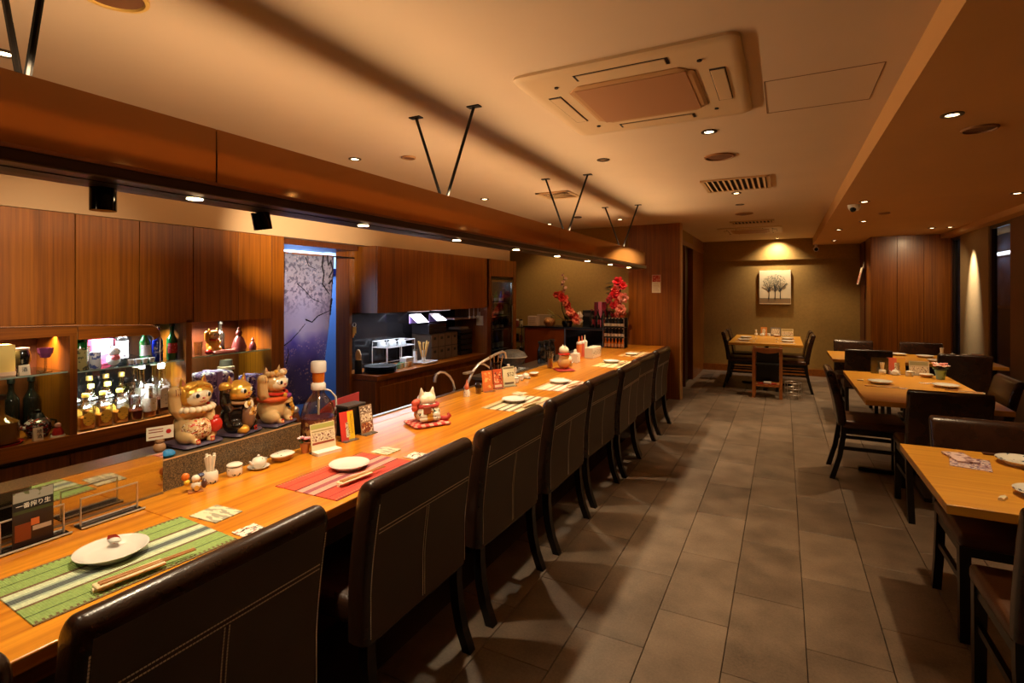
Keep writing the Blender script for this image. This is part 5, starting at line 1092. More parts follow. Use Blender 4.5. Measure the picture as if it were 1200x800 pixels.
# glass door fridge
fr = thing('glass_door_fridge', 'tall glass door wine fridge in the kitchen cabinet run', 'fridge', (-3.3, 6.11, 0))
b = nb()
for q in ((-.6, -.02, -.31, -.28, 0, 1.67), (-.6, -.02, .28, .31, 0, 1.67), (-.6, -.02, -.28, .28, 1.62, 1.67), (-.6, -.02, -.28, .28, 0, .35), (-.62, -.6, -.31, .31, 0, 1.67)): box(b, *q)
obj('cabinet_body', b, BLACK, fr)
b = nb()
for q in ((-.02, .0, -.30, -.27, .36, 1.64), (-.02, .0, .27, .30, .36, 1.64), (-.02, .0, -.27, .27, 1.61, 1.64), (-.02, .0, -.27, .27, .36, .39)): box(b, *q)
obj('door_frame', b, M('fridge_steel', (150, 140, 130), .25, metal=.9), fr)
obj('door_glass', B(-.012, -.006, -.27, .27, .39, 1.61), PANE, fr); obj('handle', rod(nb(), (.02, .24, .8), (.02, .24, 1.3), .008), STEEL, fr)
for z in (.72, .98, 1.16, 1.34): obj('shelf', B(-.55, -.05, -.275, .275, z-.006, z), M('fridge_shelf', (150, 146, 140), .4), fr)
for i, z in enumerate((.72, .98, 1.16, 1.34)):
    for k in range(4):
        t = thing('wine_bottle', '%s bottle on the %s shelf inside the glass door fridge' % (ORD[k], ('lowest', 'second lowest', 'second highest', 'highest')[i]), 'bottle', (-3.42, 5.90+.13*k, z+.001), 0, 'bottles in the glass door fridge'); hh = .15 if i else .22
        obj('body', lathe(nb(), [(0, 0), (.032, 0), (.033, hh*.6), (.012, hh*.78), (.012, hh), (0, hh)], 14), (DARKG, GREENG, BLUEG, CG)[(i+k) % 4], t, True); obj('label_band', lathe(nb(), [(.0335, .02), (.0342, .02), (.0342, hh*.4), (.0335, hh*.4)], 14), WLAB, t)
lamp('POINT', (-3.5, 6.1, 1.58), .8, COOL, name='fridge_light', size=.03)

# ------------------------------------------------------------------ taps
t = thing('bar_tap', 'slim curved chrome tap rising behind the pointed ear cat', 'tap', (-2.24, 3.36, .70)); obj('base', lathe(nb(), [(0, -.0345), (.02, -.0345), (.02, 0), (.014, .02), (0, .02)], 16), CHROME, t, True)
P_ = [(.0, 0, .01), (.01, -.005, .05), (.015, -.03, .10), (.015, -.08, .15), (.015, -.14, .185), (.015, -.2, .195), (.015, -.24, .185), (.015, -.26, .16), (.015, -.265, .13)]
obj('spout', tube(nb(), P_, .009, 10), CHROME, t, True); obj('aerator', tube(nb(), P_[-3:], .012, 10), STEEL, t, True)
t = thing('kitchen_mixer_tap', 'tall angled chrome mixer tap behind the orange menu cards', 'tap', (-2.24, 3.53, .70)); obj('base', lathe(nb(), [(0, -.0345), (.024, -.0345), (.024, 0), (.016, .03), (0, .03)], 16), CHROME, t, True)
P_ = [(0, 0, .0), (.01, .03, .07), (.02, .08, .14), (.03, .15, .19), (.04, .28, .22), (.04, .42, .245), (.04, .54, .255), (.04, .59, .24), (.04, .61, .19)]
obj('spout', tube(nb(), P_, .011, 10), CHROME, t, True); obj('branch_pipe', tube(nb(), [(.03, .17, .195), (.03, .24, .18), (.03, .33, .14), (.03, .37, .11)], .008, 8), CHROME, t, True); obj('lever', B(-.01, .03, -.03, .08, .13, .145, bev=.003), CHROME, t)

# ------------------------------------------------------------------ things further along the bar
t = thing('soy_figurine', 'orange bottle shaped figurine by the chrome mixer tap', 'figurine', (-2.02, 3.20, ZT)); obj('body', lathe(nb(), [(0, 0), (.022, 0), (.024, .03), (.018, .05), (0, .052)], 16), CERDOT, t, True); obj('head', ell(nb(), (0, 0, .07), (.018, .02, .024)), M('fig_coral', (206, 110, 80), .4), t, True); obj('ears', rod(nb(), (0, 0, .09), (0, 0, .125), .009, .002, 8), M('fig_coral', (206, 110, 80), .4), t)
t = thing('salt_shaker', 'steel topped glass shaker between the coral figurine and the orange card', 'shaker', (-2.0, 3.33, ZT)); obj('glass_body', lathe(nb(), [(0, 0), (.02, 0), (.024, .045), (0, .045)], 16), thin('smoky_glass', (170, 150, 130), .2), t, True); obj('top', lathe(nb(), [(0, .045), (.025, .045), (.026, .07), (.016, .08), (0, .082)], 16), M('dark_top', (60, 50, 46), .2, metal=.8), t, True)
card((-1.98, 3.44, ZT), R(-25), .095, .155, (214, 110, 50), 'plain orange drinks card standing beside the mixer tap', [(-.6, .6, .15, .9, blotch('orange_print', (220, 120, 50), [(236, 190, 110)], 25, .5, .5))])
card((-1.965, 3.575, ZT), R(-25), .085, .15, (196, 84, 44), 'orange red drinks card right of the plain orange one', [(-.8, .8, .3, .85, blotch('orange_red_print', (206, 96, 50), [(110, 40, 24), (240, 200, 150)], 45, .5)), (-.8, .8, .08, .2, (226, 200, 170))])
t = card((-1.94, 3.71, ZT), R(-28), .11, .155, (224, 214, 170), 'cream card with big black $52 price along the bar', [(-.9, .9, .88, .97, (130, 116, 90)), (-.8, .8, .1, .2, (110, 90, 70))])
text('$52', .042, INK, t, (.0125, 0, .095), (R(90-8), 0, R(90)))
t = thing('glass_pitcher', 'dark glass pitcher with a bamboo stirrer behind the $52 card', 'pitcher', (-2.09, 3.75, ZT+.001)); obj('body', lathe(nb(), [(0, 0), (.04, 0), (.05, .1), (.045, .18), (.042, .18), (.046, .1), (.036, .006), (0, .006)], 24), thin('smoky_glass', (170, 150, 130), .2), t, True); obj('content', lathe(nb(), [(0, .008), (.036, .008), (.044, .1), (0, .1)], 20), M('dark_tea', (60, 40, 24), .3), t, True)
for k in range(4): obj('stirrer', rod(nb(), (.01*k-.015, .005*k, .02), (.03*k-.045, .02*k-.02, .23), .004, n=6), STK, t)
t = thing('sauce_bottle', 'pale yellow sauce bottle behind the $52 card', 'bottle', (-2.03, 3.86, ZT)); obj('body', lathe(nb(), [(0, 0), (.025, 0), (.025, .10), (.012, .125), (0, .125)], 16), M('pale_sauce', (206, 190, 130), .3), t, True); obj('cap', lathe(nb(), [(0, .125), (.013, .125), (.012, .15), (0, .151)], 14), WCAP, t, True)
lidpot((-1.965, 3.86, ZT), 'dotted lidded pot just past the $52 card'); lidpot((-1.98, 3.98, ZT), 'second dotted lidded pot past the $52 card')
d2 = dup(st, (-1.985, 4.10, ZT), label='tiny white sauce teapot past the two dotted pots near the $52 card')
d3 = dup(dd, (-1.98, 4.26, ZT), label='shallow covered dish beyond the second sauce teapot')
d4 = dup(tp, (-2.03, 3.97, ZT), label='toothpick holder behind the dotted pots near the $52 card')
t = thing('steel_tray', 'stainless tray of kitchen ware on the ledge beyond the $52 card', 'tray', (-2.37, 4.4, .69)); obj('dish', loft(nb(), [rrect(.13, .35, .02, 0), rrect(.15, .37, .02, .03), rrect(.146, .366, .02, .03), rrect(.126, .346, .02, .004)]), STEEL, t, True); obj('stand', B(-.13, .13, -.3, .3, -.69, 0), WOODD, t)
t = thing('dome_cover', 'grey woven dome food cover beside the bar', 'food cover', (-2.37, 4.60, .725)); obj('mesh_dome', lathe(nb(), [(.0, .19), (.06, .185), (.12, .16), (.14, .12), (.1, .06), (.05, .02), (.05, 0), (0, 0)], 24), blotch('grey_mesh', (84, 74, 62), [(60, 52, 44)], 60, .6), t, True); obj('rim', lathe(nb(), [(.14, .115), (.146, .12), (.14, .125)], 24), M('rim_grey', (140, 126, 110), .5), t)
for k in range(4):
    t = thing('plate_stack', 'stack of white plates on the steel tray, %s one' % ('first', 'second', 'third', 'last')[k], 'plates', (-2.33, 4.14+.0+.16*k if k < 1 else 4.47+.075*k, .695), 0, 'plate stacks on the steel tray')
    for j in range(3): obj('plate', lathe(nb(), [(0, .008*j), (.03, .008*j), (.05, .008*j+.01), (.048, .008*j+.011), (.028, .008*j+.004), (0, .008*j+.004)], 18), CERAM, t, True)
for k in range(3):
    bottle((-2.35, 5.25+.14*k, .70), 'black capped dark bottle behind the honey cat, %s in the row' % ('first', 'second', 'third')[k], .24, .045, .6, .03, DARKG, None, None, BLACK, 'dark bottles behind the bar')
t = thing('back_ledge', 'low dark work ledge behind the far half of the bar', 'ledge', (-2.36, 5.6, 0)); obj('top', B(-.15, .15, -.75, 1.35, .66, .70), STEEL, t); obj('body', B(-.14, .14, -.72, 1.33, 0, .66), WOODD, t)
t = thing('amber_highball', 'tall highball glass of amber drink left of the honey cat', 'glass', (-2.04, 4.76, ZT)); obj('glass_body', lathe(nb(), [(0, 0), (.028, 0), (.032, .17), (.03, .17), (.026, .008), (0, .008)], 20), CG, t, True); obj('drink', lathe(nb(), [(0, .01), (.0255, .01), (.028, .1), (0, .1)], 20), AMBERL, t, True)
t = thing('condiment_box', 'white compartment box of sachets on the far half of the bar', 'box', (-1.95, 5.80, ZT)); obj('tub', B(-.05, .05, -.15, .15, 0, .12, bev=.004), M('box_cream', (222, 210, 184), .4), t)
for k in range(4): obj('sachet_print', B(.05, .0506, -.13+.07*k, -.08+.07*k, .03, .09), blotch('sachet_print', (206, 196, 170), [(120, 100, 80)], 60), t)
for k in range(3):
    t = thing('sauce_squeezer', '%s sauce bottle standing behind the white sachet box' % ('orange', 'coral', 'cream')[k], 'bottle', (-2.09, 5.72+.1*k, ZT), 0, 'sauce squeezers'); c = ((214, 110, 50), (206, 96, 70), (220, 206, 170))[k]
    obj('body', lathe(nb(), [(0, 0), (.03, 0), (.03, .15), (.01, .19), (.006, .24), (0, .24)], 16), M('squeeze_%d_%d_%d' % c, c, .4), t, True); obj('cap', lathe(nb(), [(.0305, .15), (.031, .15), (.031, .165), (.02, .18), (.0, .18)], 16), WCAP, t)
t = thing('covered_dish', 'small cream dish just beyond the honey cat', 'dish', (-1.95, 5.02, ZT)); obj('bowl', lathe(nb(), [(0, 0), (.03, 0), (.055, .035), (.05, .035), (.028, .006), (0, .006)], 20), CERAM, t, True); obj('lid', lathe(nb(), [(0, .03), (.049, .03), (.02, .05), (0, .052)], 20), CERBL, t, True)
t = thing('tissue_holder', 'square pale dotted holder beyond the honey cat', 'holder', (-1.97, 5.28, ZT)); obj('box', B(-.04, .04, -.05, .05, 0, .10, bev=.004), CERDOT, t); obj('tissue', prism(nb(), [(-.03, .1), (.03, .1), (.01, .14), (-.015, .13)], 'x', -.01, .01), PAPER, t)

# ------------------------------------------------------------------ far end: bottle rack, cabinet, shelf, flowers
br = thing('bottle_rack', 'black three tier rack of small dark bottles at the far end of the bar', 'rack', (-2.03, 6.92, ZT+.001))
obj('frame', B(-.13, .16, .08, .1, 0, .40), BLACK, br)
for z in (0, .135, .27): obj('tier', B(-.13, .16, -.08, .09, z, z+.008), BLACK, br)
for x in (-.13, .155): 
    for y in (-.08, .09): obj('post', B(x, x+.006, y-.004, y+.002, 0, .40), STEEL, br)
for i, z in enumerate((.008, .143, .278)):
    for k in range(6):
        t = thing('small_bottle', 'small dark bottle %s along the %s tier of the black rack' % (ORD[k], ('bottom', 'middle', 'top')[i]), 'bottle', (-2.03-.10+.0465*k, 6.875, ZT+.0015+z), 0, 'small bottles on the black rack')
        obj('body', lathe(nb(), [(0, 0), (.02, 0), (.021, .06), (.009, .085), (.009, .112), (0, .112)], 12), DARKG if i else AMBERL, t, True); obj('cap', lathe(nb(), [(0, .1125), (.011, .1125), (.011, .124), (0, .1245)], 10), M('cap_pale', (190, 170, 150), .4), t, True); obj('label_band', lathe(nb(), [(.0215, .012), (.022, .012), (.022, .05), (.0215, .05)], 12), M('band_pale', (196, 150, 110) if i == 0 else (196, 150, 110), .5) if i == 0 else WLAB, t)
cb = thing('low_cabinet', 'dark glossy teak low cabinet against the olive back wall', 'cabinet', (-2.95, 7.2, 0))
obj('body', B(-.50, .72, -.12, .25, 0, .955), WOODP, cb); obj('top', B(-.52, .74, -.14, .26, .955, .975), BLKW, cb)
obj('glossy_door', B(-.49, .14, -.132, -.12, .05, .94), M('gloss_teak', (140, 66, 22), .08, coat=.8), cb); obj('steel_strip', B(-.505, -.49, -.135, -.12, 0, .96), STEEL, cb); obj('steel_strip', B(.145, .16, -.135, -.12, 0, .96), STEEL, cb); obj('dark_door', B(.17, .71, -.13, -.12, .05, .94), BLKG, cb)
ws = thing('wire_shelf', 'black shelf of jars between the fridge and the low cabinet', 'shelf', (-3.6, 7.15, 0))
for z in (.30, .55, .74, .955): obj('board', B(-.15, .13, -.12, .2, z-.012, z), M('shelf_steel', (90, 80, 76), .3, metal=.6), ws)
for x in (-.15, .12):
    for y in (-.12, .19): obj('post', B(x, x+.01, y, y+.01, 0, 1.0), BLACK, ws)
for i, z in enumerate((.55, .74, .955)):
    for k in range(4):
        t = thing('jar', '%s little jar on the %s board of the black shelf' % (ORD[k], ('lower', 'middle', 'upper')[i]), 'jar', (-3.7+.065*k, 7.08, z+.001), 0, 'jars on the black shelf')
        obj('body', lathe(nb(), [(0, 0), (.024, 0), (.025, .08), (.018, .095), (0, .095)], 14), (DARKG, M('jar_red', (130, 50, 36), .3), M('jar_tan', (170, 150, 110), .3))[(k+i) % 3], t, True); obj('lid', lathe(nb(), [(0, .095), (.02, .095), (.02, .115), (0, .115)], 14), (WCAP, GCAP, BLACK)[(k*2+i) % 3], t, True)
t = thing('grid_box', 'cream box with a grid print on the low cabinet', 'box', (-3.33, 7.15, .975)); obj('carton', B(-.075, .075, -.05, .05, 0, .145, bev=.003), M('carton_cream', (206, 176, 150), .5), t)
for k in range(5): obj('grid_line', B(-.05, .05, -.0512, -.05, .03+.022*k, .034+.022*k), M('grid_brown', (140, 100, 80), .6), t)
t = thing('flat_parcel', 'flat cream parcel lying behind the grid box', 'parcel', (-3.2, 7.3, .975)); obj('wrap', B(-.12, .12, -.06, .06, 0, .165, bev=.004), M('parcel_tan', (170, 140, 110), .6), t); obj('string', B(-.122, .122, -.005, .005, 0, .167), STK, t)
t = thing('round_basket', 'round tan wicker basket left of the red flowers', 'basket', (-3.06, 7.12, .975)); obj('bowl', lathe(nb(), [(0, 0), (.05, 0), (.085, .05), (.08, .1), (.05, .13), (0, .135)], 20), blotch('wicker', (190, 130, 70), [(120, 70, 36)], 80, .7), t, True); obj('knot', ell(nb(), (0, -.07, .075), (.03, .02, .03)), M('basket_knot', (214, 150, 80), .5), t, True)
RED_ = [(206, 40, 30), (226, 80, 60), (236, 130, 96), (190, 24, 34)]
def blossom(t, p, r, c, face=None, n=6):
    f = nb(); q = (Vector(face) if face else Vector((random.uniform(-.4, .8), -1, random.uniform(-.2, .7)))).to_track_quat('Z', 'Y').to_matrix().to_4x4()
    for ring, (m_, rr, tl) in enumerate(((n, .62, 35), (max(3, n-2), .34, 62))):
        for j in range(m_):
            a = j*2*PI/m_+ring*.5; mt = q @ Matrix.Rotation(a, 4, 'Z') @ Matrix.Translation((r*rr, 0, r*.15*ring)) @ Matrix.Rotation(R(-tl), 4, 'Y')
            bmesh.ops.create_uvsphere(f, u_segments=8, v_segments=5, radius=1, matrix=Matrix.Translation(p) @ mt @ Matrix.Diagonal((r*.52, r*.42, r*.10, 1)))
    o = obj('flower', f, M('petal_%d_%d_%d' % c, c, .55), t, True); return o
def leafpart(t, p, d, l, w, c=(40, 60, 30)):
    d = Vector(d).normalized(); mt = Matrix.Translation(Vector(p)+d*l*.5) @ d.to_track_quat('X', 'Z').to_matrix().to_4x4() @ Matrix.Diagonal((l*.5, w*.5, .004, 1))
    f = nb(); bmesh.ops.create_uvsphere(f, u_segments=8, v_segments=6, radius=1, matrix=mt); return obj('leaf', f, M('leaf_%d_%d_%d' % c, c, .5), t, True)
rn = random.Random(4)
fa = thing('flower_arrangement', 'curving red flower arrangement with a white spray in a dark pot', 'flowers', (-2.78, 7.12, .975))
obj('pot', lathe(nb(), [(0, .0005), (.06, .0005), (.08, .05), (.075, .09), (.065, .09), (0, .08)], 24), BLKG, fa, True)
ST = M('stem_brown', (80, 60, 40), .7)
obj('branch', tube(nb(), [(-.02, 0, .08), (-.08, 0, .25), (-.1, 0, .45), (-.05, 0, .6), (-.06, 0, .78)], [.008, .007, .006, .005, .003], 8), ST, fa, True)
for k in range(15):
    s_ = k/14; p = Vector((-.14+.30*s_, rn.uniform(-.06, .0), .47-.33*s_+.05*math.sin(s_*6))); blossom(fa, p+Vector((0, rn.uniform(-.03, .01), rn.uniform(-.03, .03))), .05+.018*s_, RED_[k % 4])
for k in range(6): blossom(fa, Vector((-.05+.03*math.sin(k*2), -.01, .52+.045*k)), .026, [(190, 130, 110), (206, 160, 140), (150, 100, 80)][k % 3])
for k in range(5): blossom(fa, Vector((.20+.02*(k % 2), -.03, .06+.035*k)), .03, (226, 206, 186))
for k in range(7): leafpart(fa, (-.05+.03*k, -.02, .1), (rn.uniform(-1, .6), -.3, rn.uniform(.0, .6)), .13, .04, [(40, 60, 30), (96, 110, 30)][k % 2])
for k in range(3): leafpart(fa, (-.16, -.02, .12+.02*k), (-1, -.1, .3+.2*k), .17, .03, (110, 110, 30))
fb = thing('hanging_bouquet', 'tall red and pink flower bouquet with a coral ribbon at the bar end', 'flowers', (-2.06, 7.26, .0))
obj('stand_post', rod(nb(), (0, .06, .732), (0, .06, 1.62), .012), BLACK, fb)
for k in range(10):
    z = 1.62-.055*k; blossom(fb, Vector((-.03+.07*math.sin(k*1.9)+.03, -.02+rn.uniform(-.03, .02), z)), .078 if k in (0, 3, 4, 7, 8) else .062, [(196, 24, 40), (214, 40, 50), (236, 120, 110), (200, 20, 36), (240, 160, 150), (226, 70, 60), (190, 30, 40), (236, 150, 130), (230, 120, 100), (190, 36, 36)][k])
for k in range(4): blossom(fb, Vector((-.15+.02*k, .0, 1.36+.03*k)), .045, (196, 60, 70))
for k in range(14): leafpart(fb, (-.05, .03, 1.62-.055*k if k < 9 else 1.2+.03*k), (-1, rn.uniform(-.5, .2), rn.uniform(-.4, .7)), .16, .06, [(36, 44, 24), (50, 60, 30), (60, 30, 24)][k % 3])
for x in (-.02, .02): obj('ribbon', loft(nb(), [[(x+.03+w+o_, -.05, z) for w, o_ in ((-.014, 0), (.014, 0))]+[(x+.03+.014, -.046, z), (x+.03-.014, -.046, z)] for z in (1.08, .95, .85, .74)]), M('coral_ribbon', (216, 96, 70), .5), fb)
t = thing('dark_carton', 'plain dark carton behind the red flower arrangement', 'box', (-2.53, 7.33, .975)); obj('carton', B(-.07, .07, -.06, .06, 0, .24, bev=.003), BLACK, t); obj('label_print', B(-.05, .05, -.0606, -.06, .15, .2), M('carton_print', (60, 50, 50), .5), t)
for k in range(3):
    t = thing('gift_carton', 'tall %s gift carton beside the dark carton' % ('maroon', 'pink striped', 'dark red')[k], 'box', (-2.42+.06*k, 7.38, .975), 0, 'tall gift cartons'); c = ((90, 20, 30), (180, 90, 110), (120, 20, 36))[k]
    obj('carton', B(-.028, .028, -.04, .04, 0, .36, bev=.002), M('gift_%d' % k, c, .35), t); obj('band', B(-.0285, .0285, -.041, .041, .1, .13), M('gift_band_%d' % k, (60, 16, 24), .4), t)
for k in range(4):
    bottle((-2.42+.085*k, 7.16, .976), 'dark wine bottle on the low cabinet, %s from the flowers' % ('first', 'second', 'third', 'fourth')[k], .26, .034, .6, .013, DARKG, None, M('wine_label', (120, 30, 40), .5), M('wine_cap', (90, 20, 30), .4), 'wine bottles on the low cabinet')
nt_ = thing('wall_notice', 'cream and red notice sheet on the teak partition', 'notice', (-1.58, 7.455, 1.47)); obj('sheet', B(-.06, .06, .0, .003, 0, .25), PAPER, nt_); obj('red_header', B(-.055, .055, -.001, 0, .15, .245), blotch('notice_red', (196, 120, 100), [(170, 50, 40)], 40, .6, .48), nt_)
for k in range(6): obj('text_line', B(-.045, .045-.01*(k % 3), -.001, 0, .02+.02*k, .026+.02*k), M('notice_line', (190, 150, 120), .6), nt_)

# ================================================================== DINING AREA
def dining_chair():
    t = thing('dining_chair', 'x', 'chair', (0, 0, 0), 0, 'dark leather dining chairs')
    obj('seat', B(-.21, .22, -.215, .215, .405, .47, bev=.022, seg=3), LEA2, t, True)
    n = 10; rings = []
    def cx(z): return -.205-.085*((z-.42)/.43)**1.5
    for k in range(n+1):
        z = .43+.40*k/n; rings.append(rrect(.03, .215, .016, z, cx(z)))
    for k in range(1, 5):
        a = k*PI/2/4.2; z = .83+.028*math.sin(a); rings.append(rrect(max(.004, .03*math.cos(a)), .215-.012*(1-math.cos(a)), .014*math.cos(a)+.002, z, cx(z)))
    obj('backrest', loft(nb(), rings), LEA, t, True)
    for y in (-.19, .19):
        obj('leg', loft(nb(), [[(x+a, y+c, z) for a, c in ((-.018, -.018), (.018, -.018), (.018, .018), (-.018, .018))] for x, z in ((-.195, .44), (-.20, .34), (-.225, .18), (-.275, 0))]), BLKW, t)
        obj('leg', loft(nb(), [[(.185+s*a, y+s*c, z) for a, c in ((-.02, -.02), (.02, -.02), (.02, .02), (-.02, .02))] for z, s in ((.41, 1), (0, .85))]), BLKW, t)
        obj('stretcher', loft(nb(), [[(x, y+a, z+c) for a, c in ((-.009, -.013), (.009, -.013), (.009, .013), (-.009, .013))] for x, z in ((-.215, .25), (.185, .25))]), BLKW, t)
        obj('seat_rail', B(-.19, .18, y-.012, y+.012, .365, .405), BLKW, t)
    obj('cross_rail', B(.175, .195, -.175, .175, .365, .405), BLKW, t)
    return t
dc = dining_chair(); first = [True]
def place(x, y, rz, label):
    if first[0]: first[0] = False; dc.location = (x, y, 0); dc.rotation_euler = (0, 0, R(rz)); dc['label'] = label; return dc
    return dup(dc, (x, y, 0), R(rz), label)
place(.62, 5.077, 0, 'dark dining chair facing the second table from its aisle side')
place(.92, 4.44, 90, 'black backed dining chair at the near end of the second table')
place(1.18, 5.077, 180, 'brown dining chair on the wall side of the second table')
place(.87, 3.04, 270, 'brown dining chair tucked under the far edge of the front table')
place(.83, 2.32, 90, 'closest dining chair at the near edge of the front table')
place(.815, 7.08, 90, 'black backed dining chair on the near side of the third table, aisle end')
place(1.60, 6.98, 90, 'black backed dining chair on the near side of the third table, wall end')
place(.80, 7.78, 270, 'dining chair behind the third table, aisle end')
place(1.505, 7.78, 270, 'dining chair behind the third table, wall end')
place(-.55, 9.0, 0, 'dining chair at the back table, partition side, nearer one')
place(-.55, 9.65, 0, 'dining chair at the back table, partition side, farther one')
place(.10, 8.92, 180, 'dining chair at the back table, aisle side, nearer one')
place(.10, 9.64, 180, 'dining chair at the back table, aisle side, farther one')
def table(x0, x1, y0, y1, label, h=.72, legs='ped'):
    cx_, cy_ = (x0+x1)/2, (y0+y1)/2; t = thing('dining_table', label, 'table', (cx_, cy_, 0), 0, 'wooden dining tables')
    w, l = (x1-x0)/2, (y1-y0)/2
    obj('tabletop', B(-w, w, -l, l, h-.035, h, bev=.003), TABW, t)
    obj('column', rod(nb(), (0, 0, .03), (0, 0, h-.05), .035), BLKW, t); obj('mount_plate', B(-.2, .2, -.2, .2, h-.05, h-.035), BLKW, t)
    obj('foot', B(-.40 if w > .6 else -.36, .40 if w > .6 else .36, -.025, .025, 0, .03, bev=.006), BLKW, t); obj('cross_foot', B(-.03, .03, -l*.75, l*.75, 0.001, .028, bev=.006), BLKW, t)
    return t
table(.52, 2.02, 2.385, 3.24, 'front wooden dining table cut by the picture edge')
table(.515, 1.31, 4.42, 6.0, 'second wooden dining table with flowers and menu cards')
table(.50, 2.02, 6.98, 7.92, 'third wooden dining table near the teak clad block')
table(-.74, .255, 8.55, 10.2, 'back wooden dining table under the tree painting')
# child stool in front of the back table
cs = thing('child_stool', 'light wood child stool frame in front of the back table', 'stool', (-.2, 8.25, 0)); LW = M('light_wood', (176, 110, 56), .4, var=.12, vs=12)
for x in (-.17, .17):
    for y in (-.12, .16): obj('leg', B(x-.02, x+.02, y-.02, y+.02, 0, .70), LW, cs)
b = nb()
for k in range(8):
    x0 = -.15+.3*k/8; x1 = x0+.0375; d0 = .045*(1-((x0)/.15)**2); d1 = .045*(1-((x1)/.15)**2)
    box(b, x0, x1, -.135, -.11, .60+.0*d0, .665+.0*d1) if False else loft(b, [[(x, -.135, .62+d), (x, -.11, .62+d), (x, -.11, .70), (x, -.135, .70)] for x, d in ((x0, .03-d0*.6), (x1, .03-d1*.6))])
obj('curved_rail', b, LW, cs); obj('foot_shelf', B(-.15, .15, -.13, .17, .16, .19), LW, cs); obj('seat_board', B(-.15, .15, -.05, .18, .44, .465), BLKW, cs); obj('back_cloth', B(-.145, .145, .12, .13, .2, .66), BLACK, cs)
t = thing('white_folded_cloth', 'white and red folded cloth on the child stool shelf', 'cloth', (-.2, 8.2, .191)); obj('fold', B(-.05, .05, -.04, .04, 0, .03, bev=.008), WHITE, t); obj('red_sheet', B(-.12, .12, -.05, .06, 0, .006), M('red_cloth', (156, 34, 24), .7), t)
t = thing('metal_basket', 'chrome luggage basket under the back table', 'basket', (.12, 8.3, 0));
for z in (.06, .14, .22): obj('hoop', tube(nb(), [(.0+.1*math.cos(a), .12*math.sin(a), z) for a in [2*PI*k/20 for k in range(21)]], .006, 6), CHROME, t)
for k in range(8): a = k*2*PI/8; obj('wire', rod(nb(), (.1*math.cos(a), .12*math.sin(a), 0), (.1*math.cos(a), .12*math.sin(a), .22), .004, n=5), CHROME, t)
ZD = .72
big_me = mesh('plate', lathe(nb(), PLP, 40), blotch('blue_flower_plate', (226, 222, 210), [(70, 84, 110)], 28, .15, .6), True)
def dplate(x, y, label, s=1, me=None): return plate((x, y, ZD), label, 'plates on the dining tables', s, me)
dplate(.935, 3.08, 'blue flowered plate on the far side of the front table', 1.02, big_me)
dplate(.86, 2.62, 'blue flowered plate on the near side of the front table', 1.02, big_me)
rest((.715, 2.535, ZD), R(60), 'white chopstick rest at the near edge of the front table')
FLY = blotch('flyer_print', (206, 176, 170), [(120, 60, 80), (236, 226, 216), (90, 80, 130)], 50, .4, .56)
slip((.735, 3.0, ZD), R(-12), .14, .19, FLY, 'printed flyer lying on the front table', 'flyer', 'flyer', .003)
slip((.715, 3.06, ZD+.0035), R(10), .085, .15, blotch('flyer_print2', (226, 200, 196), [(150, 110, 110)], 50, .4, .56), 'small pink card on top of the flyer on the front table', 'card', 'card', .008)
t = thing('chopsticks', 'single dark pair of chopsticks on the far side of the front table', 'chopsticks', (.95, 3.2, ZD)); [obj('chopstick', rod(nb(), (-.12, s*.006, .005), (.11, s*.004, .005), .005, .003, 8), M('dark_stick', (70, 36, 20), .4), t) for s in (-1, 1)]
dplate(.715, 5.28, 'white plate on the aisle side of the second table'); dplate(1.15, 5.30, 'white plate on the wall side of the second table')
chopsticks((.70, 5.08, ZD), R(90), 'chopsticks in a sleeve by the aisle side plate of the second table'); chopsticks((1.22, 5.12, ZD), R(70), 'chopsticks in a sleeve by the wall side plate of the second table')
rest((.585, 5.36, ZD), 0, 'cream chopstick rest at the aisle edge of the second table')
slip((.76, 5.06, ZD), R(20), .14, .06, FLY, 'small printed flyer by the aisle side plate', 'flyer', 'flyer', .003) if False else None
slip((.80, 5.09, ZD), R(80), .05, .13, FLY, 'small printed flyer beside the aisle side plate of the second table', 'flyer', 'flyer', .003)
slip((1.06, 5.46, ZD), R(10), .10, .05, NAPB, 'small napkin with marks beyond the wall side plate of the second table')
def condiments(x, y, rz, where, full=True):
    c_, s_ = math.cos(rz), math.sin(rz)
    def at(a, b_): return (x+a*c_-b_*s_, y+a*s_+b_*c_, ZD)
    o = []
    o.append(dup(tp, at(-.20, 0), rz, 'toothpick holder '+where, 'toothpick holders')); o.append(dup(st, at(-.10, .02), rz-PI/2, 'tiny white sauce teapot '+where, 'sauce teapots'))
    q = lidpot(at(-.0, -.01), 'dotted lidded pot '+where); q.rotation_euler = (0, 0, rz)
    if full: dup(dd, at(.12, -.02), rz+PI/2, 'shallow covered dish '+where, 'covered dishes')
condiments(1.01, 5.86, 0, 'at the far end of the second table')
t = thing('clear_menu_stand', 'clear acrylic stand at the far end of the second table', 'card stand', (.80, 5.93, ZD)); obj('front_sheet', B(-.07, .07, -.002, .002, 0, .15), GLASS, t); obj('foot', B(-.07, .07, -.03, .03, 0, .004), GLASS, t); obj('back_card', B(-.066, .066, .003, .005, .01, .145), M('brown_card', (60, 36, 24), .5), t)
card((.93, 5.95, ZD), R(-90), .14, .15, (206, 96, 70), 'coral and gold menu card at the far end of the second table', [(.05, .98, .02, .98, (214, 160, 60)), (-.2, .4, .2, .7, FIGP)])
card((1.10, 5.95, ZD), R(-90), .15, .13, (196, 180, 150), 'cream picture card beside the coral menu card', [(-.9, .9, .7, .95, (150, 140, 100)), (-.85, .85, .15, .6, FIGP)])
posy((1.215, 5.77, ZD), 'teal cup of pink and coral flowers at the far end of the second table', [(244, 196, 186), (246, 224, 220), (232, 150, 145)], 1.8, (140, 186, 190), nfl=15)
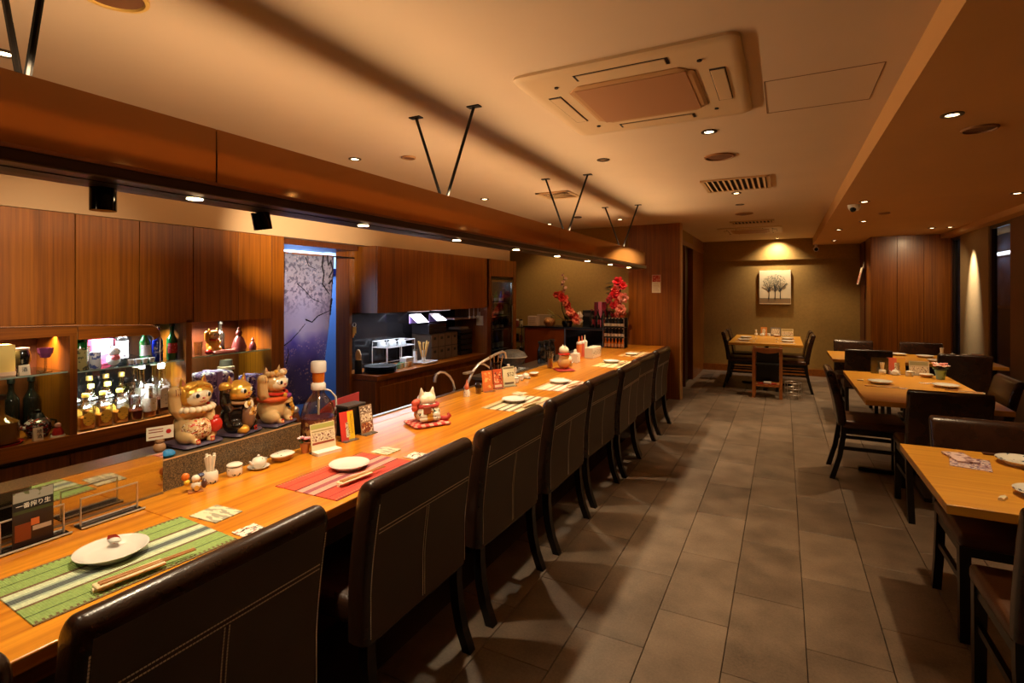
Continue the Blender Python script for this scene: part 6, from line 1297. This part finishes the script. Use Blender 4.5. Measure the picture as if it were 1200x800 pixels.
dplate(1.22, 7.72, 'white plate on the far side of the third table, middle'); dplate(1.46, 7.62, 'white plate on the third table nearer the wall'); dplate(1.48, 7.18, 'white plate on the near side of the third table')
condiments(1.84, 7.72, 0, 'at the wall end of the third table', False)
t = thing('pink_napkin_stack', 'small pink box at the wall end of the third table', 'box', (1.93, 7.62, ZD)); obj('carton', B(-.05, .05, -.03, .03, 0, .06, bev=.004), M('pink_box', (206, 150, 140), .5), t); obj('lid', B(-.052, .052, -.032, .032, .06, .07), WHITE, t)
for i, (x, y) in enumerate(((-.55, 8.95), (-.55, 9.5), (.06, 8.95), (.06, 9.5))):
    w = 'on the back table, '+('partition side, near', 'partition side, far', 'aisle side, near', 'aisle side, far')[i]
    dplate(x, y, 'white plate '+w, 1.05); chopsticks((x+(.15 if x < -.2 else -.15), y, ZD), 0, 'chopsticks '+w)
    slip((x, y-.17, ZD), 0, .2, .06, PAPER, 'cream napkin '+w)
condiments(-.22, 10.02, 0, 'at the wall end of the back table')
card((-.30, 10.12, ZD), R(-90), .10, .15, (206, 130, 60), 'orange menu card at the wall end of the back table', [(-.5, .5, .2, .8, FIGP)])
card((-.12, 10.12, ZD), R(-90), .16, .15, (120, 110, 100), 'grey picture card at the wall end of the back table', [(-.8, .8, .2, .85, FIGP)])
card((.06, 10.12, ZD), R(-90), .18, .13, (224, 206, 160), 'wide cream card at the wall end of the back table', [(-.9, .9, .7, .95, (170, 150, 100)), (-.9, .9, .1, .6, FIGP)])
# painting
pa = thing('tree_painting', 'cream canvas painting of three dark trees on the olive back wall', 'painting', (-.135, 10.648, 1.26))
obj('canvas', B(-.255, .255, -.045, 0, 0, .61, bev=.003), M('canvas_cream', (236, 216, 172), .7, var=.06, vs=6), pa)
obj('ground_band', B(-.25, .25, -.0465, -.045, .02, .10), M('ground_tan', (150, 120, 80), .7, var=.1, vs=10), pa); obj('horizon_line', B(-.25, .25, -.047, -.045, .10, .106), M('paint_dark', (60, 56, 50), .7), pa)
rn = random.Random(3); PD = M('paint_dark', (60, 56, 50), .7)
for x in (-.10, 0, .085):
    b = nb()
    tube(b, [(x, -.047, .09), (x+.004, -.047, .2), (x, -.047, .27)], [.010, .007, .006], 6)
    for k in range(14):
        a = rn.uniform(-1.2, 1.2); l = rn.uniform(.08, .24); x1, z1 = x+.6*l*math.sin(a), .24+l*math.cos(a)*.9
        tube(b, [(x, -.047, .22), (x+.5*(x1-x)*.7, -.047, .22+.55*(z1-.22)), (x1, -.047, z1)], [.004, .003, .002], 5)
    obj('painted_tree', b, PD, pa)
b = nb()
for k in range(260):
    a, r_ = rn.uniform(0, 2*PI), rn.random()**.5; x, z = .205*r_*math.cos(a), .385+.16*r_*math.sin(a); rr = rn.uniform(.004, .009)
    rod(b, (x, -.0485, z), (x, -.0455, z), rr, n=6)
o = obj('painted_leaves', b, M('paint_leaf', (150, 146, 120), .7), pa); o['kind'] = 'stuff'
# sloping rack on the teak block
t = thing('wall_leaflet_rack', 'sloping white leaflet rack on the side of the teak block', 'rack', (1.158, 9.95, 1.60)); obj('backplate', B(-.02, 0, -.08, .12, -.02, .28), M('rack_maroon', (60, 20, 16), .4), t)
obj('leaflet', loft(nb(), [[(-.10, y, .0), (-.11, y, .004), (-.055, y, .27), (-.045, y, .266)] for y in (-.09, .09)]), PAPER, t); obj('leaflet_print', loft(nb(), [[(-.1105, y, .02), (-.1112, y, .02), (-.073, y, .19), (-.072, y, .19)] for y in (-.08, .08)]), blotch('leaflet_print', (206, 120, 100), [(236, 226, 206), (150, 60, 40)], 40), t); obj('hook', rod(nb(), (-.03, .02, .26), (-.02, .02, .36), .012, .006), WCAP, t)
